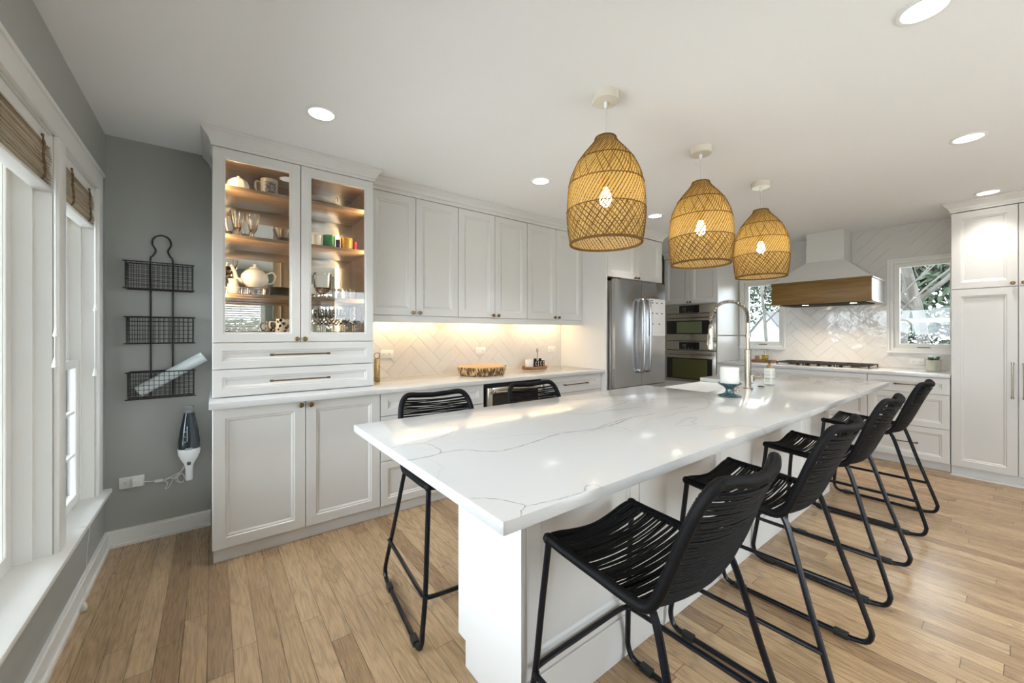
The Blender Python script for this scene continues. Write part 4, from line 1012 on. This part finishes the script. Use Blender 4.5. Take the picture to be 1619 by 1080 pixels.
# handheld vacuum
t = thing('handheld_vacuum', (.395, -.06, .345), 'white and smoked-blue handheld vacuum hung on the grey wall', 'vacuum')
vx, vy = .393, -.058
def vb(prof, nm, mt, dx=0):
    mb = MB(); mb.lathe(prof, 28, (vx+dx, vy, 0), sx=1, sy=.78); return mb.build(nm, mt, t)
vb([(.0, .552), (.055, .553), (.0575, .562), (.0565, .60), (.049, .66), (.038, .72), (.030, .765), (.027, .782), (0, .783)], 'dust_bowl', smoke)
vb([(.0, .783), (.026, .783), (.0265, .787), (.0265, .803), (.024, .805), (.0255, .808), (.026, .822), (.023, .828), (0, .828)], 'nozzle', P('grey_nozzle', (.22, .24, .25), .35))
vb([(0, .5515), (.0575, .5515), (.0585, .540), (.0555, .515), (.044, .485), (.030, .460), (.022, .440), (.0195, .41), (.0195, .352), (.018, .345), (0, .344)], 'motor_handle', plas)
MB().box(vx-.010, vx+.010, vy-.0335, vy-.014, .448, .468, .004).build('power_switch', P('dark_switch', (.06, .06, .06), .4), t)
MB().box(vx-.018, vx+.018, vy-.0475, vy-.036, .548, .562, .003).build('release_latch', P('grey_latch', (.35, .37, .38), .3), t)
mb = MB()
for z in (.60, .632, .664): mb.box(vx-.022, vx+.012, vy-.0425+(z-.60)*.12, vy-.036, z, z+.004)
mb.box(vx-.010, vx-.006, vy-.043, vy-.030, .575, .70); mb.build('bowl_ribs', P('clear_ribs', (.45, .52, .55), .2), t, smooth=False)
MB().box(vx-.018, vx+.018, -.030, -.001, .40, .52, .003).build('wall_bracket', plas, t)
# outlet, adapter, cord
def outlet(name, loc, axis, label, w_=.114, h_=.070, horiz=True):
    t = thing(name, loc, label, 'outlet'); x, y, z = loc
    def bx(a0, a1, b0, b1, d0, d1, nm, mt, par, bev=.0015):
        mb = MB()
        if axis == 'y': mb.box(x+a0, x+a1, y-d1, y-d0, z+b0, z+b1, bev)
        else: mb.box(x-d1, x-d0, y+a0, y+a1, z+b0, z+b1, bev)
        return mb.build(nm, mt, par)
    pl = bx(-w_/2, w_/2, -h_/2, h_/2, .0008, .006, 'plate', plas, t)
    for s in (-1, 1):
        bx(s*.027-.017, s*.027+.017, -.014, .014, .006, .0075, 'receptacle', plas, pl)
        mb = MB()
        for q in ((-.007, -.005, -.002, .007), (.004, .006, -.002, .007), (-.002, .002, -.010, -.006)):
            if axis == 'y': mb.box(x+s*.027+q[0], x+s*.027+q[1], y-.0079, y-.0074, z+q[2], z+q[3])
            else: mb.box(x-.0079, x-.0074, y+s*.027+q[0], y+s*.027+q[1], z+q[2], z+q[3])
        mb.build('slots', ink, pl, smooth=False)
    return t
outlet('power_outlet', (.117, -.0005, .378), 'y', 'white double outlet low on the grey wall by the baseboard')
t = thing('charger_adapter', (.145, -.02, .375), 'small white charger adapter with a coiled cord plugged into the low outlet', 'charger')
MB().box(.122, .172, -.046, -.0085, .355, .397, .004).build('plug_body', plas, t)
mb = MB(); mb.tube(crs([(.171, -.03, .374), (.20, -.025, .368), (.225, -.015, .362)], 5), .0022, 6)
mb.box(.222, .262, -.022, -.008, .352, .370, .003)
mb.tube(crs([(.262, -.015, .360), (.30, -.012, .372), (.345, -.012, .392), (.366, -.010, .415), (.372, -.008, .44)], 6), .0022, 6)
mb.tube(crs([(.262, -.015, .356), (.285, -.012, .335), (.272, -.012, .30), (.292, -.012, .312), (.315, -.012, .36), (.345, -.012, .378), (.366, -.010, .368), (.364, -.010, .335), (.345, -.012, .325), (.325, -.012, .345), (.330, -.010, .372), (.352, -.010, .40), (.366, -.008, .428)], 6), .0022, 6)
mb.tube(crs([(.27, -.010, .352), (.295, -.016, .365), (.33, -.017, .360), (.352, -.012, .385), (.366, -.010, .352), (.36, -.010, .325), (.34, -.010, .333), (.33, -.010, .36)], 6), .0022, 6)
mb.build('cord', plas, t)

outlet('power_outlet', (1.712, -.0105, 1.120), 'y', 'white outlet on the buffet tiles nearest the hutch', .115)
outlet('power_outlet', (2.675, -.0105, 1.125), 'y', 'white outlet on the buffet tiles above the wood slice platter', .115)
outlet('power_outlet', (3.660, -.0105, 1.115), 'y', 'white outlet on the buffet tiles by the fridge panel', .115)
outlet('power_outlet', (XR-.0105, -2.655, .990), 'x', 'white outlet on the range wall tiles beside the succulent', .115)

# ================================================================== BUFFET THINGS
single(MB().box(1.535, 1.570, -.262, -.222, ZC+.001, ZC+.185, .002), 'brass_box', gold, (1.55, -.24, ZC), 'narrow brass box standing on the buffet right beside the hutch', 'box')
t_ = bpy.data.objects['brass_box']; MB().tube([(1.5525+.022*math.cos(a), -.242, ZC+.208+.022*math.sin(a)) for a in [2*PI*i/24 for i in range(24)]], .0028, 6, closed=True).build('ring_handle', brass, None)
rh = bpy.data.objects['ring_handle']; rh.data.transform(Matrix.Translation(-Vector((1.55, -.24, ZC)))); rh.parent = t_
# log platter
t = thing('wood_slice_platter', (2.515, -.30, ZC), 'thick round wood slice platter with bark edge on the buffet', 'platter')
rnd = random.Random(9); wob = [rnd.uniform(-1, 1) for _ in range(12)]
wf = lambda a, h: 1+.035*math.sin(3*a+wob[0])+.025*math.sin(5*a+wob[1])+.012*math.sin(17*a+h*60)
MB().lathe([(0, .001), (.185, .001), (.200, .015), (.205, .045), (.212, .070), (.205, .078)], 72, (2.515, -.30, ZC), sx=1.08, sy=.95, fn=wf).build('bark', logbark, t)
MB().lathe([(.206, .0775), (.199, .083), (0, .085)], 72, (2.515, -.30, ZC), sx=1.08, sy=.95, fn=wf).build('top_face', logtop, t)
mb = MB().tube([(2.515-.215, -.31, ZC+.068), (2.515-.275, -.33, ZC+.080)], lambda i: .011-.006*i, 8); mb.tube([(2.515+.215, -.30, ZC+.066), (2.515+.27, -.30, ZC+.070)], lambda i: .011-.006*i, 8); mb.build('branch_stub', logbark, t)
# condiment tray
t = thing('wooden_tray', (3.30, -.13, ZC), 'small oval wooden tray holding condiment jars on the buffet', 'tray')
MB().lathe([(0, .001), (.155, .001), (.168, .010), (.168, .028), (.160, .030), (.155, .022), (0, .020)], 40, (3.30, -.13, ZC), sy=.55).build('dish', traywood, t)
MB().tube(crs([(3.335, -.13, ZC+.021), (3.335, -.13, ZC+.10), (3.335, -.13, ZC+.175), (3.322, -.13, ZC+.195), (3.335, -.13, ZC+.217), (3.348, -.13, ZC+.195), (3.336, -.13, ZC+.176)], 6), .003, 6).build('carry_hook', blackwire, t)
single(MB().lathe([(0, .0225), (.042, .0225), (.046, .031), (.047, .105), (.044, .105), (.043, .032), (0, .030)], 28, (3.222, -.13, ZC)), 'sugar_bowl', ceramic, (3.222, -.13, ZC+.021), 'white ceramic pot at the left of the wooden tray', 'pot')
g = 'black condiment jars on the wooden tray'
def jar(x, label, lid):
    t = thing('condiment_jar', (x, -.145, ZC+.0215), label, 'jar', g)
    MB().box(x-.0165, x+.0165, -.162, -.128, ZC+.0215, ZC+.088, .003).build('jar_body', blackm, t)
    MB().box(x-.008, x-.003, -.1627, -.1621, ZC+.036, ZC+.078).box(x-.003, x+.007, -.1627, -.1621, ZC+.071, ZC+.078).box(x-.003, x+.007, -.1627, -.1621, ZC+.036, ZC+.042).build('painted_letter', paper, t, smooth=False)
    if lid: MB().box(x-.012, x+.012, -.157, -.133, ZC+.0885, ZC+.112, .002).build('lid', blackm, t)
for i, (x, ld) in enumerate(((3.292, True), (3.327-.0, False), (3.362, True), (3.397, False))):
    jar(x+ (0 if i != 1 else .0), ['leftmost black condiment jar next to the white pot', 'second black condiment jar from the white pot', 'third black condiment jar from the white pot', 'rightmost black condiment jar on the wooden tray'][i], ld)

# ================================================================== HUTCH CONTENTS
def lat(prof, nm, mt, loc, lab, cat, grp=None, n=28, fn=None, sx=1, sy=1): return single(MB().lathe(prof, n, loc, fn=fn, sx=sx, sy=sy), nm, mt, loc, lab, cat, grp)
z1s, z2s, z3s, z4s = [z+.0008 for z in SH]
# top shelf left
t = thing('covered_butter_dish', (.645, -.33, z4s), 'white fluted domed dish on the top hutch shelf', 'dish')
MB().lathe([(0, 0), (.055, 0), (.075, .010), (.073, .014), (0, .012)], 32, (.645, -.33, z4s)).build('plate', ceramic, t)
MB().lathe([(.060, .015), (.062, .03), (.052, .062), (.030, .080), (.008, .086), (.010, .096), (0, .102)], 40, (.645, -.33, z4s), fn=lambda a, h: 1+.04*math.sin(10*a)).build('dome', ceramic, t)
def mug(nm, c, lab, mt, r=.042, h=.105, hand=-1, tilt=0):
    t = thing(nm, c, lab, 'mug'); x, y, z = c
    MB().lathe([(0, 0), (r*.95, 0), (r, .006), (r, h), (r*.93, h), (r*.91, .008), (0, .008)], 30, c).build('cup', mt, t)
    MB().tube(crs([(x+hand*r*.95, y, z+h*.8), (x+hand*(r+.024), y, z+h*.80), (x+hand*(r+.030), y, z+h*.5), (x+hand*(r+.018), y, z+h*.24), (x+hand*r*.95, y, z+h*.2)], 6), .0055, 8).build('handle', mt, t); return t
t = mug('coffee_mug', (.815, -.31, z4s), 'grey mug with a dark picture on the top hutch shelf', greyc, .050, .118)
mb = MB(); 
for k in range(10):
    a = -PI/2-.75+k*.15; b = a+.15; r_ = .0506
    mb.face([(.815+r_*math.cos(a), -.31+r_*math.sin(a), z4s+.02), (.815+r_*math.cos(b), -.31+r_*math.sin(b), z4s+.02), (.815+r_*math.cos(b), -.31+r_*math.sin(b), z4s+.095), (.815+r_*math.cos(a), -.31+r_*math.sin(a), z4s+.095)])
mb.build('picture_print', P('photo_print', (.05, .05, .06), .3, noise=((90, 90, 90), (.35, .35, .34), .45, .6)), t)
lat([(0, 0), (.016, 0), (.012, .02), (.008, .05), (.012, .08), (.006, .10), (.009, .115), (0, .125)], 'salt_shaker', silver, (.748, -.25, z4s), 'slim silver shaker behind the grey mug', 'shaker')
# second shelf left
def goblet(c, lab, h=.165, r=.038):
    return lat([(0, 0), (r*.75, 0), (r*.72, .004), (.007, .010), (.007, h*.22), (r*.55, h*.34), (r*.85, h*.7), (r, h), (r*.93, h), (r*.76, h*.68), (r*.45, h*.38), (0, h*.34)], 'cut_glass_goblet', glassm, c, lab, 'glass', 'cut glass goblets', 24, fn=lambda a, h_: 1+.05*math.sin(12*a))
goblet((.640, -.34, z3s), 'front left cut glass goblet on the second hutch shelf'); goblet((.722, -.34, z3s), 'front right cut glass goblet on the second hutch shelf')
goblet((.600, -.22, z3s), 'cut glass goblet at the back left of the second hutch shelf', .15); goblet((.690, -.20, z3s), 'cut glass goblet standing behind the front pair', .15)
lat([(0, 0), (.03, 0), (.032, .006), (.045, .04), (.062, .095), (.056, .095), (.040, .04), (0, .012)], 'cut_glass_bowl', glassm, (.900, -.30, z3s), 'cut glass bowl at the right of the second shelf behind the left door', 'bowl', None, 28, lambda a, h: 1+.06*math.sin(9*a))
# third shelf left
t = thing('glass_cake_stand', (.600, -.18, z2s), 'clear glass pedestal dish at the left of the third shelf', 'stand')
MB().lathe([(0, 0), (.04, 0), (.042, .005), (.012, .02), (.010, .14), (.03, .16), (.045, .19), (.050, .235), (.046, .235), (.04, .19), (0, .165)], 28, (.600, -.18, z2s), fn=lambda a, h: 1+.04*math.sin(10*a)).build('dish', glassm, t)
lat([(0, 0), (.082, 0), (.082, .048), (.070, .050), (0, .050)], 'cut_glass_trivet', glassm, (.735, -.29, z2s), 'low ribbed glass stand under the white teapot', 'stand', None, 40, lambda a, h: 1+.05*math.sin(20*a))
tz = z2s+.0515; tx, ty = .735, -.29
t = thing('teapot', (tx, ty, tz), 'large white ceramic teapot on a ribbed glass stand', 'teapot')
MB().lathe([(0, 0), (.042, 0), (.046, .006), (.066, .025), (.078, .055), (.074, .085), (.052, .112), (.032, .124), (0, .126)], 36, (tx, ty, tz)).build('body', ceramic, t)
MB().lathe([(.034, .1245), (.032, .130), (.012, .140), (.008, .146), (.012, .154), (0, .160)], 28, (tx, ty, tz)).build('lid', ceramic, t)
MB().tube(crs([(tx-.060, ty, tz+.035), (tx-.098, ty, tz+.055), (tx-.108, ty, tz+.095), (tx-.128, ty, tz+.140)], 6), lambda i: .017-.0005*i, 10).build('spout', ceramic, t)
MB().tube(crs([(tx+.066, ty, tz+.095), (tx+.100, ty, tz+.108), (tx+.118, ty, tz+.080), (tx+.100, ty, tz+.040), (tx+.070, ty, tz+.032)], 6), .006, 8).build('handle', ceramic, t)
t = thing('creamer', (.618, -.34, z2s), 'small cream jug with a curled lip below the teapot spout', 'jug')
MB().lathe([(0, 0), (.022, 0), (.033, .02), (.034, .045), (.024, .075), (.028, .095), (.024, .095), (.020, .075), (0, .02)], 24, (.618, -.34, z2s)).build('body', cream, t)
MB().tube(crs([(.590, -.34, z2s+.03), (.566, -.34, z2s+.05), (.562, -.34, z2s+.085), (.556, -.34, z2s+.105)], 5), lambda i: .009-.0003*i, 8).build('spout', cream, t)
for k in range(6): lat([(0, 0), (.045, 0), (.062, .007), (.061, .009), (0, .004)], 'dark_plate', darkpl, (.878, -.31, z2s+.0102*k), ['bottom', 'second', 'third', 'fourth', 'fifth', 'top'][k]+' dark plate of the stack of six in the hutch', 'plate', 'dark plates stacked in the hutch')
# bottom left
lat([(0, 0), (.085, 0), (.110, .006), (.112, .010), (.085, .005), (0, .004)], 'silver_tray', silver, (.705, -.29, z1s), 'oval silver tray on the bottom hutch shelf', 'tray', None, 36, None, 1.15, .9)
patt = P('black_white_pattern', (.85, .85, .83), .25); n, l = nodes_of(patt); b = n['Principled BSDF']; tc = n.new('ShaderNodeTexCoord'); vo = n.new('ShaderNodeTexVoronoi'); vo.inputs['Scale'].default_value = 42; cr = n.new('ShaderNodeValToRGB'); cr.color_ramp.interpolation = 'CONSTANT'
cr.color_ramp.elements[0].color = (.01, .01, .01, 1); cr.color_ramp.elements[1].position = .42; cr.color_ramp.elements[1].color = (.85, .85, .83, 1); l.new(tc.outputs['Object'], vo.inputs[0]); l.new(vo.outputs['Distance'], cr.inputs[0]); l.new(cr.outputs[0], b.inputs['Base Color'])
mug('patterned_mug', (.888, -.34, z1s), 'white mug with bold black pattern on the bottom hutch shelf', patt, .044, .092)
# right side top
t = thing('gravy_boat', (1.13, -.33, z4s), 'grey ceramic gravy boat on a plate on the top right shelf', 'gravy boat')
MB().lathe([(0, 0), (.08, 0), (.115, .010), (.113, .014), (0, .008)], 36, (1.14, -.33, z4s)).build('under_plate', greyc, t)
MB().lathe([(0, .012), (.03, .012), (.045, .03), (.062, .062), (.058, .062), (.03, .03), (0, .024)], 32, (1.13, -.33, z4s), sx=1.5, sy=.7).build('boat', greyc, t)
MB().tube(crs([(1.20, -.33, z4s+.060), (1.235, -.33, z4s+.085), (1.24, -.33, z4s+.05), (1.20, -.33, z4s+.035)], 5), .005, 8).build('handle', greyc, t)
def votive(x0_, x1_, h, mt, lab):
    c = ((x0_+x1_)/2, -.34, z3s); r_ = (x1_-x0_)/2
    return lat([(0, 0), (r_*.93, 0), (r_, .005), (r_, h), (r_*.9, h), (r_*.88, .010), (0, .010)], 'votive_glass', mt, c, lab, 'glass', 'coloured votive glasses', 24)
votive(1.058, 1.130, .082, ceramic, 'plain white cup shape left of the green glass'); votive(1.137, 1.217, .092, greengl, 'green glass votive on the second right shelf'); votive(1.222, 1.250, .072, purple, 'slim violet votive glass between green and amber')  # the first one is a plain white cup shape
votive(1.258, 1.338, .090, amber, 'amber yellow votive glass on the second right shelf'); votive(1.344, 1.372, .072, magenta, 'slim magenta votive glass at the right end')
lat([(0, 0), (.040, 0), (.042, .006), (.012, .020), (.012, .035), (.040, .050), (.056, .075), (.058, .185), (.054, .185), (.050, .080), (0, .056)], 'trifle_bowl', glassm, (1.143, -.30, z2s), 'tall cut glass footed bowl on the third right shelf', 'bowl', None, 32, lambda a, h: 1+.03*math.sin(16*a))
tum = [(0, 0), (.021, 0), (.023, .004), (.026, .078), (.0235, .078), (.020, .010), (0, .010)]
for i, (x, y, lb_) in enumerate(((1.222, -.34, 'first small clear tumbler beside the footed bowl'), (1.282, -.34, 'second small clear tumbler from the footed bowl'), (1.342, -.34, 'rightmost front small clear tumbler on the third shelf'), (1.25, -.26, 'small clear tumbler behind the first front pair'), (1.312, -.26, 'small clear tumbler behind the right front pair'))):
    if i == 0: T0 = lat(tum, 'small_tumbler', glassm, (x, y, z2s), lb_, 'glass', 'small tumblers on the third shelf', 22)
    else:
        c = T0.copy(); COL.objects.link(c); c.location = (x, y, z2s); c['label'] = lb_
wg = [(0, 0), (.030, 0), (.029, .003), (.005, .010), (.0042, .060), (.012, .070), (.031, .095), (.036, .125), (.030, .190), (.0285, .190), (.034, .125), (.029, .097), (.010, .075), (0, .073)]
k = 0
for x, y, lb_ in ((1.110, -.33, 'front wine glass at the left of the bottom right shelf'), (1.185, -.33, 'second front wine glass on the bottom right shelf'), (1.262, -.33, 'third front wine glass on the bottom right shelf'), (1.340, -.33, 'rightmost front wine glass on the bottom shelf'), (1.148, -.25, 'left wine glass of the middle row'), (1.224, -.25, 'centre wine glass of the middle row'), (1.300, -.25, 'right wine glass of the middle row'), (1.376, -.25, 'wine glass of the middle row by the cabinet side'), (1.19, -.16, 'left wine glass of the back row'), (1.33, -.16, 'right wine glass of the back row')):
    if k == 0: W0 = lat(wg, 'wine_glass', glassm, (x, y, z1s), lb_, 'glass', 'wine glasses on the bottom hutch shelf', 26)
    else:
        c = W0.copy(); COL.objects.link(c); c.location = (x, y, z1s); c['label'] = lb_
    k += 1

# ================================================================== RANGE COUNTER THINGS
t = thing('potted_succulent', (6.33, -2.805, ZC), 'green succulent in a pale glazed pot on the range worktop', 'plant')
pot = P('pale_green_glaze', (.42, .44, .36), .3, noise=((14, 14, 3), (.66, .64, .56), .35, .65))
MB().lathe([(0, .001), (.048, .001), (.052, .006), (.054, .115), (.049, .115), (.047, .095), (0, .095)], 30, (6.33, -2.805, ZC)).build('pot', pot, t)
MB().lathe([(0, .100), (.047, .098), (.047, .0955)], 20, (6.33, -2.805, ZC)).build('soil', soil, t)
mb = MB(); rnd = random.Random(4)
for k in range(46):
    a = rnd.uniform(0, 2*PI); el = rnd.uniform(.15, 1.3); L = rnd.uniform(.035, .075); b0 = Vector((6.33+.02*math.cos(a), -2.805+.02*math.sin(a), ZC+.102)); d_ = Vector((math.cos(a)*math.cos(el), math.sin(a)*math.cos(el), math.sin(el)*.75+.1)); s_ = d_.cross(Vector((0, 0, 1))).normalized()*L*.17; u_ = s_.cross(d_).normalized()*L*.05
    m_ = b0+d_*L*.6; e_ = b0+d_*L; vs = [mb.bm.verts.new(q) for q in (b0, m_+s_, e_, m_-s_, m_+u_)]
    for f in ((0, 1, 4), (1, 2, 4), (2, 3, 4), (3, 0, 4)): mb.bm.faces.new([vs[i] for i in f])
    mb.bm.faces.new([vs[i] for i in (3, 2, 1, 0)])
o = mb.build('leaves', leafm, t); o['kind'] = 'stuff'
t = thing('wooden_riser', (6.42, -1.22, ZC), 'low reddish wooden board under the oil cruet on the range worktop', 'board')
MB().box(6.33, 6.49, -1.36, -1.10, ZC+.001, ZC+.030, .004).build('board', traywood, t)
t = thing('oil_cruet', (6.42, -1.245, ZC+.0305), 'glass oil cruet with metal T-shaped spout on the wooden board', 'bottle')
z = ZC+.0305
MB().box(6.388, 6.452, -1.277, -1.213, z, z+.062, .004).build('bottle', oilm, t)
MB().lathe([(.010, .062), (.009, .085), (.014, .090), (.014, .11), (.005, .115), (.005, .135), (0, .136)], 14, (6.42, -1.245, z)).build('stopper', nickel, t)
MB().tube([(6.42, -1.30, z+.137), (6.42, -1.19, z+.137)], .004, 8).build('spout_bar', nickel, t)
single(MB().box(6.40, 6.45, -1.165, -1.125, ZC+.0308, ZC+.080, .003), 'small_wood_block', wood_mat('block_wood', (.30, .15, .06), (.42, .24, .11), 2), (6.42, -1.145, ZC+.031), 'little wood block beside the oil cruet', 'block')

# ---- unseen globes behind the viewer, added to fill ceiling and room with light
for gx, gl in ((3.3, 'added fill light globe, left of the unseen pair behind the viewer'), (4.8, 'added fill light globe, right of the unseen pair behind the viewer')):
    t = thing('fill_globe', (gx, -4.5, 1.92), gl, 'lamp', 'added fill light globes behind the viewer')
    MB().lathe([(0, 1.92), (.06, 1.925), (.105, 1.96), (.125, 2.02), (.115, 2.08), (.07, 2.13), (.03, 2.145), (0, 2.145)], 28, (gx, -4.5, 0)).build('globe', emis('fill_globe_glow', (1, .985, .96), FILL_GLOBE_E), t)
    MB().tube([(gx, -4.5, 2.14), (gx, -4.5, H-.03)], .004, 8).lathe([(0, H-.001), (.06, H-.001), (.06, H-.028), (0, H-.03)], 24, (gx, -4.5, 0)).build('stem', nickel, t)

# ================================================================== OUTSIDE
o = struct(MB().box(-60, 80, -60, 60, -.62, -.5), 'ground', lawn)
struct(MB().box(-7, -.3, -16, 3, -.5, -.22).box(-.3, 9, -16, YB-.3, -.5, -.22), 'bounce_slab', P('pale_bounce_tone', (.60, .58, .54), .8, noise=((2, 2, 2), (.66, .64, .60), .3, .7)))  # pale slab added to bounce sky light up to the ceiling
def tree(x, y, h, r0, seed, label):
    rnd = random.Random(seed); mb = MB()
    def br(p, d, L, r, dep):
        n_ = 5; pts = [p]; q = p.copy(); dd = d.copy()
        for i in range(n_):
            dd = (dd+Vector((rnd.uniform(-.14, .14), rnd.uniform(-.14, .14), rnd.uniform(-.05, .10)))).normalized(); q = q+dd*L/n_; pts.append(q.copy())
        mb.tube(pts, lambda i: r*(1-.5*i/n_), 5 if dep else 9, cap=False)
        if dep >= 4: return
        for k in range((5, 4, 4, 4)[dep]):
            f = rnd.uniform(.3, 1); i = min(int(f*n_), n_-1); b0 = pts[i].lerp(pts[i+1], f*n_-i if f < 1 else 1)
            a = rnd.uniform(0, 2*PI); nd = (dd*.5+Vector((math.cos(a), math.sin(a), rnd.uniform(0, .6)))*.8).normalized(); br(b0, nd, L*rnd.uniform(.45, .68), r*.5*(1-.4*f)+.004, dep+1)
    br(Vector((x, y, -.5)), Vector((0, 0, 1)), h, r0, 0)
    return single(mb, 'bare_tree', bark, (x, y, -.5), label, 'tree', 'bare trees outside the range wall')
tree(11.8, -2.30, 5.5, .11, 1, 'thick bare tree in the middle of the right range window'); tree(9.6, -2.30, 4.4, .04, 2, 'thin bare tree at the left of the right range window')
tree(12.5, -3.0, 6, .08, 3, 'bare tree at the right of the right range window'); tree(12.5, .35, 5, .045, 4, 'bare tree outside the left range window'); tree(15.5, 1.9, 6, .06, 5, 'bare tree far outside the left range window')
tree(15.0, -1.5, 6, .09, 6, 'slender bare tree behind the thick one in the right range window')
def bush(c, s, n, label, nm='evergreen_hedge', seed=1):
    rnd = random.Random(seed); mb = MB()
    n = n*3
    for k in range(n):
        a = rnd.uniform(0, 2*PI); e = rnd.uniform(-.2, PI/2); q = rnd.uniform(.75, 1.02)
        p = Vector((c[0]+s[0]*q*math.cos(a)*math.cos(e), c[1]+s[1]*q*math.sin(a)*math.cos(e), c[2]+s[2]*q*math.sin(e)))
        d = Vector((rnd.uniform(-1, 1), rnd.uniform(-1, 1), rnd.uniform(-1, 1))).normalized(); u_ = d.orthogonal().normalized(); L = rnd.uniform(.06, .16)*(2.1 if s[2] > 6 else 1)
        mb.face([p-d*L, p+u_*L*.4, p+d*L, p-u_*L*.4])
    return single(mb, nm, bushm, (c[0], c[1], -.5), label, 'hedge', smooth=False, fixn=False)
bush((48, 14, -.5), (3, 10, 9.5), 7000, 'tall evergreen mass behind the house in the left range window', 'evergreen_tree', 2)
bush((27, -1.5, -.5), (2.0, 6, 6.5), 5200, 'hedge line far beyond the right range window', 'evergreen_hedge', 3)
t = thing('neighbour_house', (42, 10.7, -.5), 'pale gabled house outside the left range window', 'house')
mb = MB(); mb.prism([(40, 8.9, -.5), (40, 12.5, -.5), (40, 12.5, .7), (40, 10.7, 3.09), (40, 8.9, .7)], (5, 0, 0)); mb.build('wall', housem, t, smooth=False)
mb = MB(); mb.prism([(39.8, 8.7, .6), (39.8, 10.7, 3.28), (39.8, 12.7, .6), (39.8, 12.7, .45), (39.8, 10.7, 3.1), (39.8, 8.7, .45)], (5.3, 0, 0)); mb.build('roof', roofm, t, smooth=False)
t = thing('wooden_fence', (10.5, -4.5, -.5), 'weathered rail fence across the right range window', 'fence')
mb = MB()
for z in (.60, 1.05, 1.48): mb.box(9.9, 9.94, -8, -1.8, z, z+.07)
mb.build('rail', fencem, t, smooth=False)
for k in range(6): MB().box(9.94, 10.03, -2.0-k*1.1, -1.9-k*1.1, -.5, 1.6).build('post', fencem, t, smooth=False)
bush((-11, 2.5, -.5), (2.5, 7.0, 1.9), 2000, 'evergreen hedge outside the left windows', 'evergreen_hedge', 5)
bush((3.5, -17, -.5), (11, 2.5, 2.4), 3000, 'evergreen row beyond the glass door behind the viewer', 'evergreen_row', 6)
